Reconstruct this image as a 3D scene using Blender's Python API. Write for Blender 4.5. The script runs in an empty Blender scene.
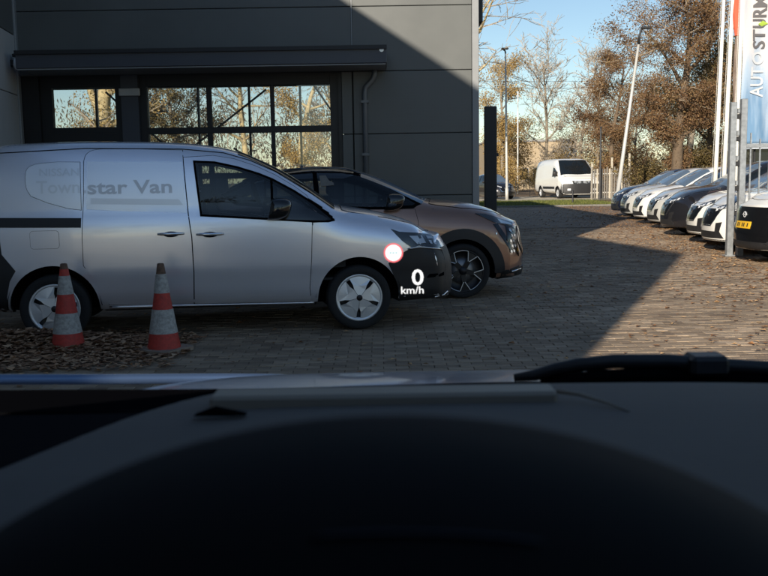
import bpy, bmesh, math, random
import numpy as np
from mathutils import Vector, Matrix
from mathutils.bvhtree import BVHTree
from mathutils.geometry import delaunay_2d_cdt

random.seed(7)
rng = np.random.default_rng(7)
S = bpy.context.scene
COL = S.collection
R = math.radians

# ------------------------------------------------------------------ camera
CAM_H = 1.5
PITCH, ROLL = math.atan(108 / 900), 0.0157
cd = bpy.data.cameras.new('camera')
cam = bpy.data.objects.new('camera', cd)
COL.objects.link(cam)
_f = Vector((0, math.cos(PITCH), -math.sin(PITCH)))
_r0, _u0 = Vector((1, 0, 0)), Vector((0, math.sin(PITCH), math.cos(PITCH)))
_r = math.cos(ROLL) * _r0 - math.sin(ROLL) * _u0
_u = math.sin(ROLL) * _r0 + math.cos(ROLL) * _u0
cam.matrix_world = Matrix(((_r.x, _u.x, -_f.x, 0), (_r.y, _u.y, -_f.y, 0), (_r.z, _u.z, -_f.z, CAM_H), (0, 0, 0, 1)))
cd.sensor_width = 36
cd.lens = 36 * 900 / 768
cd.clip_start = 0.05
cd.clip_end = 3000
cd.dof.use_dof = True
cd.dof.focus_distance = 10.5
cd.dof.aperture_fstop = 9.0
S.camera = cam

# ------------------------------------------------------------------ sky, sun, exposure
SUN_AZ = (0.3846, 0.9231)          # the way the light travels over the ground
SUN_EL = R(18.6)
w = bpy.data.worlds.new('World')
S.world = w
w.use_nodes = True
sky = w.node_tree.nodes.new('ShaderNodeTexSky')
sky.sky_type = 'NISHITA'
sky.sun_disc = False
sky.sun_elevation = SUN_EL
sky.sun_rotation = R(202.6)
sky.air_density = 1.0
sky.dust_density = 0.1
sky.ozone_density = 2.0
bg = w.node_tree.nodes['Background']
bg.inputs[1].default_value = 0.083
w.node_tree.links.new(sky.outputs[0], bg.inputs[0])
sd = bpy.data.lights.new('sun', 'SUN')
sd.energy = 5.0
sd.angle = R(0.53)
sd.color = (1.0, 0.89, 0.74)
so = bpy.data.objects.new('sun', sd)
COL.objects.link(so)
sdir = Vector((SUN_AZ[0] * math.cos(SUN_EL), SUN_AZ[1] * math.cos(SUN_EL), -math.sin(SUN_EL)))
so.rotation_euler = sdir.to_track_quat('-Z', 'Y').to_euler()
so.location = (-20, -40, 30)
S.view_settings.view_transform = 'Standard'
S.view_settings.look = 'None'
S.view_settings.gamma = 1
S.view_settings.exposure = 0.55
S.render.engine = 'CYCLES'
S.cycles.max_bounces = 7
S.cycles.transparent_max_bounces = 16
S.cycles.sample_clamp_indirect = 4

# ------------------------------------------------------------------ materials
MATS = {}


def mat(name, col=(.5, .5, .5), rough=.5, metal=0., coat=0., spec=.5, var=0., vscale=8., bump=0., bscale=60., emit=None, dirt=0., ior=None):
    if name in MATS:
        return MATS[name]
    m = bpy.data.materials.new(name)
    m.use_nodes = True
    nt = m.node_tree
    b = nt.nodes['Principled BSDF']
    b.inputs['Base Color'].default_value = (*col, 1)
    b.inputs['Roughness'].default_value = rough
    b.inputs['Metallic'].default_value = metal
    b.inputs['Coat Weight'].default_value = coat
    b.inputs['Coat Roughness'].default_value = .05
    b.inputs['Specular IOR Level'].default_value = spec
    if ior:
        b.inputs['IOR'].default_value = ior
    if emit:
        b.inputs['Emission Color'].default_value = (*emit[0], 1)
        b.inputs['Emission Strength'].default_value = emit[1]
    tc = nt.nodes.new('ShaderNodeTexCoord')
    if var or dirt:
        n = nt.nodes.new('ShaderNodeTexNoise')
        n.inputs['Scale'].default_value = vscale
        n.inputs['Detail'].default_value = 6
        n.inputs['Roughness'].default_value = .65
        nt.links.new(tc.outputs['Object'], n.inputs['Vector'])
        mr = nt.nodes.new('ShaderNodeMapRange')
        mr.inputs[1].default_value = .3
        mr.inputs[2].default_value = .7
        mr.inputs[3].default_value = 1 - var
        mr.inputs[4].default_value = 1 + var
        nt.links.new(n.outputs[0], mr.inputs[0])
        mx = nt.nodes.new('ShaderNodeVectorMath')
        mx.operation = 'SCALE'
        mx.inputs[0].default_value = col
        nt.links.new(mr.outputs[0], mx.inputs['Scale'])
        nt.links.new(mx.outputs[0], b.inputs['Base Color'])
        r2 = nt.nodes.new('ShaderNodeMapRange')
        r2.inputs[3].default_value = max(0, rough - .12)
        r2.inputs[4].default_value = min(1, rough + .12)
        nt.links.new(n.outputs[0], r2.inputs[0])
        nt.links.new(r2.outputs[0], b.inputs['Roughness'])
    if bump:
        n2 = nt.nodes.new('ShaderNodeTexNoise')
        n2.inputs['Scale'].default_value = bscale
        n2.inputs['Detail'].default_value = 4
        nt.links.new(tc.outputs['Object'], n2.inputs['Vector'])
        bp = nt.nodes.new('ShaderNodeBump')
        bp.inputs['Strength'].default_value = bump
        bp.inputs['Distance'].default_value = .01
        nt.links.new(n2.outputs[0], bp.inputs['Height'])
        nt.links.new(bp.outputs[0], b.inputs['Normal'])
    MATS[name] = m
    return m


def ramp_mat(name, stops, rough=.8, attr='tone', transl=0., bump=0., bscale=40., noise=0., nscale=6.):
    """colour picked by a per-piece random attribute: every piece keeps its own colour"""
    m = bpy.data.materials.new(name)
    m.use_nodes = True
    nt = m.node_tree
    b = nt.nodes['Principled BSDF']
    b.inputs['Roughness'].default_value = rough
    b.inputs['Specular IOR Level'].default_value = .3
    at = nt.nodes.new('ShaderNodeAttribute')
    at.attribute_name = attr
    cr = nt.nodes.new('ShaderNodeValToRGB')
    el = cr.color_ramp.elements
    while len(el) < len(stops):
        el.new(.5)
    for e, (p, c) in zip(el, stops):
        e.position = p
        e.color = (*c, 1)
    nt.links.new(at.outputs['Fac'], cr.inputs[0])
    colsock = cr.outputs[0]
    tc = nt.nodes.new('ShaderNodeTexCoord')
    if noise:
        n = nt.nodes.new('ShaderNodeTexNoise')
        n.inputs['Scale'].default_value = nscale
        n.inputs['Detail'].default_value = 8
        n.inputs['Roughness'].default_value = .7
        nt.links.new(tc.outputs['Object'], n.inputs['Vector'])
        mr = nt.nodes.new('ShaderNodeMapRange')
        mr.inputs[1].default_value = .3
        mr.inputs[2].default_value = .7
        mr.inputs[3].default_value = 1 - noise
        mr.inputs[4].default_value = 1 + noise
        nt.links.new(n.outputs[0], mr.inputs[0])
        mx = nt.nodes.new('ShaderNodeVectorMath')
        mx.operation = 'SCALE'
        nt.links.new(colsock, mx.inputs[0])
        nt.links.new(mr.outputs[0], mx.inputs['Scale'])
        colsock = mx.outputs[0]
    nt.links.new(colsock, b.inputs['Base Color'])
    if bump:
        n2 = nt.nodes.new('ShaderNodeTexNoise')
        n2.inputs['Scale'].default_value = bscale
        n2.inputs['Detail'].default_value = 5
        nt.links.new(tc.outputs['Object'], n2.inputs['Vector'])
        bp = nt.nodes.new('ShaderNodeBump')
        bp.inputs['Strength'].default_value = bump
        bp.inputs['Distance'].default_value = .012
        nt.links.new(n2.outputs[0], bp.inputs['Height'])
        nt.links.new(bp.outputs[0], b.inputs['Normal'])
    if transl:
        t = nt.nodes.new('ShaderNodeBsdfTranslucent')
        nt.links.new(colsock, t.inputs[0])
        ms = nt.nodes.new('ShaderNodeMixShader')
        ms.inputs[0].default_value = transl
        nt.links.new(b.outputs[0], ms.inputs[1])
        nt.links.new(t.outputs[0], ms.inputs[2])
        nt.links.new(ms.outputs[0], nt.nodes['Material Output'].inputs[0])
    MATS[name] = m
    return m


def glass_mat(name, tint=(1, 1, 1), refl=.06):
    m = bpy.data.materials.new(name)
    m.use_nodes = True
    nt = m.node_tree
    nt.nodes.remove(nt.nodes['Principled BSDF'])
    t = nt.nodes.new('ShaderNodeBsdfTransparent')
    t.inputs[0].default_value = (*tint, 1)
    g = nt.nodes.new('ShaderNodeBsdfGlossy')
    g.inputs['Roughness'].default_value = .02
    ms = nt.nodes.new('ShaderNodeMixShader')
    ms.inputs[0].default_value = refl
    nt.links.new(t.outputs[0], ms.inputs[1])
    nt.links.new(g.outputs[0], ms.inputs[2])
    nt.links.new(ms.outputs[0], nt.nodes['Material Output'].inputs[0])
    MATS[name] = m
    return m


def M(n):
    return MATS[n]


mat('silver_paint', (.86, .86, .93), .27, .62, 1.)
mat('copper_paint', (.30, .165, .115), .30, .5, 1.)
mat('white_paint', (.78, .77, .74), .28, 0, 1.)
mat('pearl_paint', (.60, .60, .58), .28, .25, 1.)
mat('navy_paint', (.012, .016, .035), .25, .3, 1.)
mat('charcoal_paint', (.02, .02, .025), .25, .4, 1.)
mat('own_paint', (.13, .20, .33), .3, .75, .6)
mat('roof_black', (.008, .009, .012), .2, 0, 1.)
mat('gap_black', (.004, .004, .005), 1., spec=0.)
mat('trim_black', (.016, .016, .018), .55, var=.2, vscale=20)
mat('gloss_black', (.006, .006, .007), .12, coat=.5)
mat('car_glass', (.008, .011, .014), .03, 0, 0., spec=.5, ior=1.6)
mat('screen_glass', (.09, .125, .17), .04, 0, 0., spec=.5, ior=2.1)  # bluish base brightened to stand in for sky reflected in the windscreens
mat('tyre', (.014, .014, .015), .85, bump=.3, bscale=80)
mat('wheel_silver', (.72, .73, .75), .38, .55)
mat('wheel_dark', (.02, .02, .022), .4, .5)
mat('brake_metal', (.25, .25, .26), .45, .9)
mat('lamp_clear', (.55, .58, .62), .12, .5, 1.)
mat('lamp_dark', (.05, .055, .06), .12, .3, 1.)
mat('lamp_bright', (.85, .87, .9), .2, .1, 1.)
mat('lamp_red', (.30, .01, .01), .2, 0, 1.)
mat('chrome', (.7, .7, .72), .15, 1.)
mat('plate_yellow', (.85, .50, .03), .4)
mat('plate_print', (.02, .02, .02), .6)
mat('decal_grey', (.66, .665, .70), .45, .6)
mat('decal_faint', (.80, .805, .835), .40, .68)
mat('skylit_silver', (.94, .945, .99), .36, .65, .8)  # paler silver: sky sheen on the van's upper panels put into the colour
mat('panel_grey', (.108, .114, .112), .42, .0, spec=.4, var=.09, vscale=1.0, bump=.05, bscale=2.5)
mat('panel_light', (.46, .455, .45), .5, var=.06, vscale=1.5)
mat('trim_grey', (.24, .25, .26), .4, var=.04)
mat('fascia_dark', (.055, .060, .075), .45, var=.06, vscale=2)
mat('frame_black', (.010, .010, .012), .45, var=.15)
mat('interior_dark', (.05, .048, .045), .9, var=.2, vscale=1)
mat('roof_felt', (.08, .08, .08), .9)
mat('pipe_grey', (.13, .14, .15), .4, .2)
mat('galv', (.33, .35, .37), .45, .55, var=.2, vscale=14)
mat('pole_white', (.80, .79, .74), .35, var=.04)
mat('post_black', (.010, .011, .016), .5, var=.2)
mat('concrete_post', (.42, .38, .31), .8, var=.15)
mat('lamp_grey', (.5, .49, .46), .5, .2, var=.06)
mat('cream_wall', (.38, .30, .20), .8, var=.08, vscale=1)
mat('grey_wall', (.25, .25, .25), .8, var=.08, vscale=1)
mat('pale_wall', (.6, .66, .72), .6, var=.05)
mat('pale_dull', (.17, .155, .135), .7, var=.2)
mat('cone_red', (.42, .04, .028), .6, var=.25, vscale=30, bump=.15)
mat('cone_white', (.36, .35, .33), .65, var=.35, vscale=34, bump=.15)
mat('cone_dirty', (.13, .075, .05), .8, var=.5, vscale=30)
mat('cone_base', (.26, .20, .155), .85, var=.3, vscale=14)
mat('dash_grey', (.125, .11, .098), .9, bump=.2, bscale=900, var=.1)
mat('dash_black', (.006, .006, .008), 1., spec=.05)
mat('highlight_blue', (.035, .05, .085), .6)
mat('hood_vinyl', (.032, .030, .030), .9, spec=.1, bump=.1, bscale=700)
mat('dash_lip', (.30, .25, .19), .6)
mat('head_lining', (.02, .02, .022), .9)
mat('tarmac', (.055, .055, .058), .9, var=.25, vscale=2, bump=.4, bscale=150)
mat('hud_white', (0, 0, 0), .5, emit=((1, 1, 1), .85))
mat('hud_red', (0, 0, 0), .5, emit=((1, .13, .16), .7))
mat('hud_cyan', (0, 0, 0), .5, emit=((.2, .6, .65), .6))
mat('flag_dark', (.11, .105, .11), .8)
mat('flag_light', (.50, .52, .55), .8)
mat('flag_green', (.30, .42, .05), .8)
mat('flag_red', (.62, .10, .05), .8, var=.1)
mat('bark_grey', (.22, .185, .14), .9, var=.3, vscale=6, bump=.5, bscale=30)
mat('bark_pale', (.42, .33, .18), .9, var=.35, vscale=3, bump=.4, bscale=20)
mat('twig_grey', (.30, .24, .175), .9)
mat('twig_pale', (.36, .305, .24), .9)
mat('bark_dark', (.12, .085, .055), .9, var=.3, vscale=6, bump=.5, bscale=30)
ramp_mat('leaf_rust', [(0, (.075, .042, .024)), (.45, (.18, .10, .052)), (.8, (.27, .17, .078)), (1, (.35, .26, .12))], transl=.25)
ramp_mat('leaf_gold', [(0, (.20, .125, .045)), (.5, (.37, .245, .085)), (1, (.52, .38, .16))], transl=.25)
ramp_mat('leaf_olive', [(0, (.05, .04, .018)), (.5, (.12, .09, .035)), (1, (.24, .17, .06))], transl=.2)
ramp_mat('litter', [(0, (.13, .06, .028)), (.5, (.34, .17, .075)), (1, (.62, .40, .20))], rough=.85)
ramp_mat('litter_brown', [(0, (.12, .06, .036)), (.6, (.31, .175, .10)), (1, (.50, .33, .21))], rough=.85)
ramp_mat('paver', [(0, (.205, .15, .105)), (.45, (.26, .195, .136)), (.8, (.305, .232, .163)), (1, (.37, .285, .205))], rough=.8, bump=.5, bscale=70, noise=.38, nscale=.9)
ramp_mat('grass_blade', [(0, (.05, .07, .015)), (.5, (.11, .13, .03)), (1, (.24, .22, .06))], transl=.2)
def tinted(name, tint):
    m = bpy.data.materials.new(name)
    m.use_nodes = True
    nt = m.node_tree
    nt.nodes.remove(nt.nodes['Principled BSDF'])
    t = nt.nodes.new('ShaderNodeBsdfTransparent')
    t.inputs[0].default_value = (*tint, 1)
    g = nt.nodes.new('ShaderNodeBsdfGlossy')
    g.inputs['Roughness'].default_value = .015
    fr_ = nt.nodes.new('ShaderNodeFresnel')
    fr_.inputs[0].default_value = 1.62
    ms = nt.nodes.new('ShaderNodeMixShader')
    nt.links.new(fr_.outputs[0], ms.inputs[0])
    nt.links.new(t.outputs[0], ms.inputs[1])
    nt.links.new(g.outputs[0], ms.inputs[2])
    nt.links.new(ms.outputs[0], nt.nodes['Material Output'].inputs[0])
    MATS[name] = m


tinted('side_glass', (.50, .56, .58))
mat('cabin_dark', (.035, .035, .037), .9)
mat('seat_cloth', (.07, .07, .075), .95, var=.2, vscale=20)
glass_mat('clear_glass', (.86, .88, .88), .05)
wg = bpy.data.materials.new('windscreen_glass')      # clean, fully clear pane
wg.use_nodes = True
wg.node_tree.nodes.remove(wg.node_tree.nodes['Principled BSDF'])
_t = wg.node_tree.nodes.new('ShaderNodeBsdfTransparent')
_t.inputs[0].default_value = (.985, .99, .985, 1)
wg.node_tree.links.new(_t.outputs[0], wg.node_tree.nodes['Material Output'].inputs[0])
MATS['windscreen_glass'] = wg

# ------------------------------------------------------------------ mesh helpers


def tag(o, label=None, cat=None, group=None, kind=None):
    if label:
        o['label'] = label
    if cat:
        o['category'] = cat
    if group:
        o['group'] = group
    if kind:
        o['kind'] = kind
    return o


def mesh(name, V, F, m=None, smooth=False, tone=None):
    me = bpy.data.meshes.new(name)
    me.from_pydata([tuple(v) for v in V], [], [tuple(f) for f in F])
    if smooth:
        me.polygons.foreach_set('use_smooth', [True] * len(me.polygons))
    if tone is not None:
        a = me.attributes.new('tone', 'FLOAT', 'FACE')
        a.data.foreach_set('value', list(tone))
    if m:
        me.materials.append(MATS[m] if isinstance(m, str) else m)
    me.update()
    return me


def link(name, me, parent=None, loc=(0, 0, 0), rot=(0, 0, 0)):
    o = bpy.data.objects.new(name, me)
    COL.objects.link(o)
    o.parent = parent
    o.location = loc
    o.rotation_euler = rot
    return o


def empty(name, loc=(0, 0, 0), rz=0.):
    o = bpy.data.objects.new(name, None)
    COL.objects.link(o)
    o.location = loc
    o.rotation_euler = (0, 0, rz)
    o.empty_display_size = .2
    return o


class MB:
    def __init__(s):
        s.V, s.F, s.T = [], [], []

    def add(s, V, F, t=None):
        n = len(s.V)
        s.V += [tuple(v) for v in V]
        s.F += [tuple(i + n for i in f) for f in F]
        if t is not None:
            s.T += [t] * len(F)
        return s

    def box(s, a, b, bev=0.):
        (x0, y0, z0), (x1, y1, z1) = a, b
        if x0 > x1: x0, x1 = x1, x0
        if y0 > y1: y0, y1 = y1, y0
        if z0 > z1: z0, z1 = z1, z0
        if bev <= 0:
            V = [(x, y, z) for z in (z0, z1) for y in (y0, y1) for x in (x0, x1)]
            F = [(0, 2, 3, 1), (4, 5, 7, 6), (0, 1, 5, 4), (2, 6, 7, 3), (0, 4, 6, 2), (1, 3, 7, 5)]
            return s.add(V, F)
        bm = bmesh.new()
        r = bmesh.ops.create_cube(bm, size=1)
        for v in bm.verts:
            v.co = Vector(((x0 + x1) / 2 + v.co.x * (x1 - x0), (y0 + y1) / 2 + v.co.y * (y1 - y0), (z0 + z1) / 2 + v.co.z * (z1 - z0)))
        bmesh.ops.bevel(bm, geom=bm.edges[:], offset=bev, segments=1, affect='EDGES')
        bm.verts.index_update()
        s.add([v.co[:] for v in bm.verts], [[v.index for v in f.verts] for f in bm.faces])
        bm.free()
        return s

    def tube(s, pts, rad, n=8, caps=True):
        pts = [Vector(p) for p in pts]
        if not hasattr(rad, '__len__'):
            rad = [rad] * len(pts)
        base = len(s.V)
        up = None
        for i, p in enumerate(pts):
            d = (pts[min(i + 1, len(pts) - 1)] - pts[max(i - 1, 0)]).normalized()
            if up is None:
                up = Vector((0, 0, 1)) if abs(d.z) < .9 else Vector((1, 0, 0))
            a = d.cross(up).normalized()
            b = a.cross(d).normalized()
            up = b
            for k in range(n):
                t = 2 * math.pi * k / n
                s.V.append(tuple(p + (a * math.cos(t) + b * math.sin(t)) * rad[i]))
        for i in range(len(pts) - 1):
            for k in range(n):
                q = base + i * n
                s.F.append((q + k, q + (k + 1) % n, q + n + (k + 1) % n, q + n + k))
        if caps:
            s.F.append(tuple(base + k for k in range(n))[::-1])
            s.F.append(tuple(base + (len(pts) - 1) * n + k for k in range(n)))
        return s

    def lathe(s, prof, n=32, axis='z', cap=True):
        base = len(s.V)
        for (r, h) in prof:
            for k in range(n):
                t = 2 * math.pi * k / n
                c, q = r * math.cos(t), r * math.sin(t)
                s.V.append((c, q, h) if axis == 'z' else (c, h, q))
        for i in range(len(prof) - 1):
            for k in range(n):
                q = base + i * n
                f = (q + k, q + (k + 1) % n, q + n + (k + 1) % n, q + n + k)
                s.F.append(f if axis == 'z' else f[::-1])
        return s

    def prism(s, poly, d0, d1, axis='y'):
        """polygon in (x,z) extruded along y (or (x,y) along z, (y,z) along x)"""
        n = len(poly)
        def P(a, b, d):
            return {'y': (a, d, b), 'z': (a, b, d), 'x': (d, a, b)}[axis]
        V = [P(a, b, d0) for a, b in poly] + [P(a, b, d1) for a, b in poly]
        F = [tuple(range(n)), tuple(range(n, 2 * n))[::-1]] + [(i, i + n, (i + 1) % n + n, (i + 1) % n) for i in range(n)]
        return s.add(V, F)

    def mesh(s, name, m, smooth=False):
        me = mesh(name, s.V, s.F, m, smooth, s.T if len(s.T) == len(s.F) and s.T else None)
        bm = bmesh.new()
        bm.from_mesh(me)
        bmesh.ops.recalc_face_normals(bm, faces=bm.faces[:])
        bm.to_mesh(me)
        bm.free()
        return me

    def build(s, name, m, parent=None, loc=(0, 0, 0), rot=(0, 0, 0), smooth=False):
        return link(name, s.mesh(name, m, smooth), parent, loc, rot)


def box(name, a, b, m, parent=None, bev=0.):
    return MB().box(a, b, bev).build(name, m, parent)


def auto_smooth(me, ang=35):
    me.polygons.foreach_set('use_smooth', [True] * len(me.polygons))
    bm = bmesh.new()
    bm.from_mesh(me)
    a = R(ang)
    for e in bm.edges:
        if len(e.link_faces) == 2 and e.calc_face_angle(0) > a:
            e.smooth = False
    bm.to_mesh(me)
    bm.free()
    return me


def copy_tree(o, parent=None, swap=None):
    c = o.copy()
    COL.objects.link(c)
    c.parent = parent
    if swap and c.type == 'MESH':
        for sl in c.material_slots:
            nm = sl.material.name if sl.material else ''
            if nm in swap:
                sl.link = 'OBJECT'
                sl.material = MATS[swap[nm]]
    for ch in list(o.children):
        if ch is not c:
            copy_tree(ch, c, swap)
    return c


def pch(tab):
    """monotone cubic through the points"""
    tab = sorted(tab)
    x = np.array([t[0] for t in tab], float)
    y = np.array([t[1] for t in tab], float)
    h = np.diff(x)
    dl = np.diff(y) / h
    d = np.zeros(len(x))
    d[0], d[-1] = dl[0], dl[-1]
    for i in range(1, len(x) - 1):
        if dl[i - 1] * dl[i] > 0:
            w1, w2 = 2 * h[i] + h[i - 1], h[i] + 2 * h[i - 1]
            d[i] = (w1 + w2) / (w1 / dl[i - 1] + w2 / dl[i])

    def f(q):
        q = np.clip(np.asarray(q, float), x[0], x[-1])
        i = np.clip(np.searchsorted(x, q) - 1, 0, len(x) - 2)
        t = (q - x[i]) / h[i]
        return ((2 * t ** 3 - 3 * t ** 2 + 1) * y[i] + (t ** 3 - 2 * t ** 2 + t) * h[i] * d[i]
                + (-2 * t ** 3 + 3 * t ** 2) * y[i + 1] + (t ** 3 - t ** 2) * h[i] * d[i + 1])
    return f


def text_verts(s, bold=0.):
    c = bpy.data.curves.new('t', 'FONT')
    c.body = s
    c.offset = bold
    c.resolution_u = 3
    o = bpy.data.objects.new('t', c)
    COL.objects.link(o)
    dg = bpy.context.evaluated_depsgraph_get()
    me = bpy.data.meshes.new_from_object(o.evaluated_get(dg))
    V = np.array([v.co[:2] for v in me.vertices])
    F = [tuple(p.vertices) for p in me.polygons]
    bpy.data.objects.remove(o)
    bpy.data.curves.remove(c)
    bpy.data.meshes.remove(me)
    return V, F


def text_fit(s, a0, a1, b0, b1, bold=0.):
    V, F = text_verts(s, bold)
    lo, hi = V.min(0), V.max(0)
    V = (V - lo) / (hi - lo)
    V[:, 0] = a0 + V[:, 0] * (a1 - a0)
    V[:, 1] = b0 + V[:, 1] * (b1 - b0)
    return V, F


# ------------------------------------------------------------------ vehicle builder


def in_poly(p, poly):
    c = False
    j = len(poly) - 1
    for i in range(len(poly)):
        (xi, yi), (xj, yj) = poly[i], poly[j]
        if (yi > p[1]) != (yj > p[1]) and p[0] < (xj - xi) * (p[1] - yi) / (yj - yi) + xi:
            c = not c
        j = i
    return c


class Body:
    """a closed car body surface from its profile tables, onto which panels are laid"""

    def __init__(s, xr, xf, W, zt, zb, sec, plan, fx, rx, kf=.22, kr=.10, nf=3.2, ptop=((-9, 7), (9, 7)), nx=120, ny=28, nz=28, fblend=.55, rblend=.4):
        zt, zb, sec, plan, fx, rx, pt = (pch(t) for t in (zt, zb, sec, plan, fx, rx, ptop))
        s.W = W
        idx, pts = {}, []
        F = []

        def vid(i, j, k):
            key = (i, j, k)
            if key not in idx:
                idx[key] = len(pts)
                pts.append(key)
            return idx[key]
        s.tag = []
        for i in range(nx):
            for j in range(ny):
                F.append((vid(i, j, nz), vid(i + 1, j, nz), vid(i + 1, j + 1, nz), vid(i, j + 1, nz)))
                s.tag.append(('T', i, j))
                F.append((vid(i, j, 0), vid(i, j + 1, 0), vid(i + 1, j + 1, 0), vid(i + 1, j, 0)))
                s.tag.append(('U', i, j))
            for k in range(nz):
                F.append((vid(i, 0, k), vid(i + 1, 0, k), vid(i + 1, 0, k + 1), vid(i, 0, k + 1)))
                s.tag.append(('S', i, k))
                F.append((vid(i, ny, k), vid(i, ny, k + 1), vid(i + 1, ny, k + 1), vid(i + 1, ny, k)))
                s.tag.append(('S', i, k))
        for j in range(ny):
            for k in range(nz):
                F.append((vid(nx, j, k), vid(nx, j + 1, k), vid(nx, j + 1, k + 1), vid(nx, j, k + 1)))
                s.tag.append(('F', j, k))
                F.append((vid(0, j, k), vid(0, j, k + 1), vid(0, j + 1, k + 1), vid(0, j + 1, k)))
                s.tag.append(('B', j, k))
        A = np.array(pts, float)
        u = A[:, 0] / nx
        v = 2 * A[:, 1] / ny - 1
        ww = 2 * A[:, 2] / nz - 1
        v = np.sign(v) * np.sin(np.abs(v) * math.pi / 2) ** .8
        ww = np.sign(ww) * np.abs(ww) ** .85
        x0 = xr + (xf - xr) * u
        p = np.where(ww > 0, pt(x0), 9.)
        mx = np.maximum(np.abs(v), np.abs(ww))
        sc = mx / np.maximum(1e-6, (np.abs(v) ** p + np.abs(ww) ** p) ** (1 / p))
        sc = np.where(mx < 1e-6, 1, sc)
        v, ww = v * sc, ww * sc
        z = zb(x0) + (ww + 1) / 2 * (zt(x0) - zb(x0))
        def sm(t):
            t = np.clip(t, 0, 1)
            return t * t * (3 - 2 * t)
        Fb = sm((x0 - (xf - fblend)) / fblend)
        Rb = sm(((xr + rblend) - x0) / rblend)
        x = x0 + Fb * (fx(z) - kf * np.abs(v) ** nf) + Rb * (rx(z) + kr * np.abs(v) ** nf)
        y = v * W * plan(x) * sec(z)
        s.V = np.stack([x, y, z], 1)
        s.F = F
        s.x0 = x0
        s.bvh = BVHTree.FromPolygons([tuple(q) for q in s.V], F)

    def hit(s, a, b, phi=0, top=False):
        if top:
            o, d = Vector((a, b, 6)), Vector((0, 0, -1))
        else:
            c, q = math.cos(R(phi)), math.sin(R(phi))
            d = Vector((-q, c, 0))
            o = Vector((c * a, q * a, b)) - d * 9
        l, n, i, t = s.bvh.ray_cast(o, d)
        if l is None:
            # aim at the outline: the nearest surface point to the line
            best = None
            for k in range(60):
                pnt = o + d * (7.2 + k * .06) if not top else o + d * (3.5 + k * .04)
                r = s.bvh.find_nearest(pnt)
                if r[0] is not None and (best is None or r[3] < best[2]):
                    best = (r[0], r[1], r[3])
            l, n = best[0], best[1]
        if n.dot(d) > 0:
            n = -n
        return l, n

    def shell_mesh(s, name, m, arches=(), cut=None):
        keep = []
        for f, t in zip(s.F, s.tag):
            c = s.V[list(f)].mean(0)
            bad = False
            for (ax, az, ar) in arches:
                if (c[0] - ax) ** 2 + (c[2] - az) ** 2 < ar * ar and abs(c[1]) > .45 * s.W:
                    bad = True
            if cut and cut(c, t):
                bad = True
            if not bad:
                keep.append(f)
        me = mesh(name, s.V, keep, m, True)
        bm = bmesh.new()
        bm.from_mesh(me)
        bmesh.ops.delete(bm, geom=[v for v in bm.verts if not v.link_faces], context='VERTS')
        bm.to_mesh(me)
        bm.free()
        return me

    def patch(s, poly, phi=0, top=False, off=.005, grid=.06, skirt=.012, flip=False, hole=None):
        """polygon outline laid on the body: returns verts, faces"""
        P = [Vector(p) for p in poly]
        dense = []
        for i in range(len(P)):
            a, b = P[i], P[(i + 1) % len(P)]
            n = max(1, int((b - a).length / grid))
            for k in range(n):
                dense.append(a.lerp(b, k / n))
        nb = len(dense)
        xs = [p.x for p in dense]
        ys = [p.y for p in dense]

        def inside(x, y):
            c = False
            j = nb - 1
            for i in range(nb):
                if (ys[i] > y) != (ys[j] > y) and x < (xs[j] - xs[i]) * (y - ys[i]) / (ys[j] - ys[i]) + xs[i]:
                    c = not c
                j = i
            return c
        pts = list(dense)
        gx = np.arange(min(xs) + grid / 2, max(xs), grid)
        gy = np.arange(min(ys) + grid / 2, max(ys), grid)
        for a in gx:
            for b in gy:
                if inside(a, b) and min((dense[i].x - a) ** 2 + (dense[i].y - b) ** 2 for i in range(nb)) > (grid * .35) ** 2:
                    pts.append(Vector((a, b)))
        edges = []
        if hole:
            H = [Vector(p) for p in hole]
            hd_ = []
            for i in range(len(H)):
                a, b = H[i], H[(i + 1) % len(H)]
                n = max(1, int((b - a).length / grid))
                hd_ += [a.lerp(b, k / n) for k in range(n)]
            k0 = len(pts)
            pts += hd_
            edges = [(k0 + i, k0 + (i + 1) % len(hd_)) for i in range(len(hd_))]
        r = delaunay_2d_cdt(pts, edges, [list(range(nb))], 1, 1e-5)
        v2, f2 = r[0], r[2]
        if hole:
            f2 = [f for f in f2 if not in_poly(sum((v2[i] for i in f), Vector((0, 0))) / len(f), hole)]
        V, N = [], []
        for q in v2:
            l, n = s.hit(q.x, q.y, phi, top)
            V.append(l + n * off)
            N.append(n)
        F = [tuple(f) for f in f2]
        # face winding outward
        if F:
            acc = 0
            for f in F[:40]:
                a, b, c = (V[i] for i in f[:3])
                acc += (b - a).cross(c - a).dot(N[f[0]])
            if acc < 0:
                F = [f[::-1] for f in F]
        if skirt:
            cnt = {}
            for f in F:
                for i in range(len(f)):
                    e = (f[i], f[(i + 1) % len(f)])
                    cnt[e] = cnt.get(e, 0) + 1
            base = {}
            extra = []
            for (a, b) in list(cnt):
                if (b, a) not in cnt:
                    ids = []
                    for q in (a, b):
                        if q not in base:
                            base[q] = (len(V), len(V) + 1)
                            V.append(Vector(V[q]))
                            V.append(V[q] - N[q] * skirt)
                        ids.append(base[q])
                    extra.append((ids[0][1], ids[1][1], ids[1][0], ids[0][0]))
            F += extra
        if flip:
            V = [Vector((q.x, -q.y, q.z)) for q in V]
            F = [f[::-1] for f in F]
        return V, F


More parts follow.
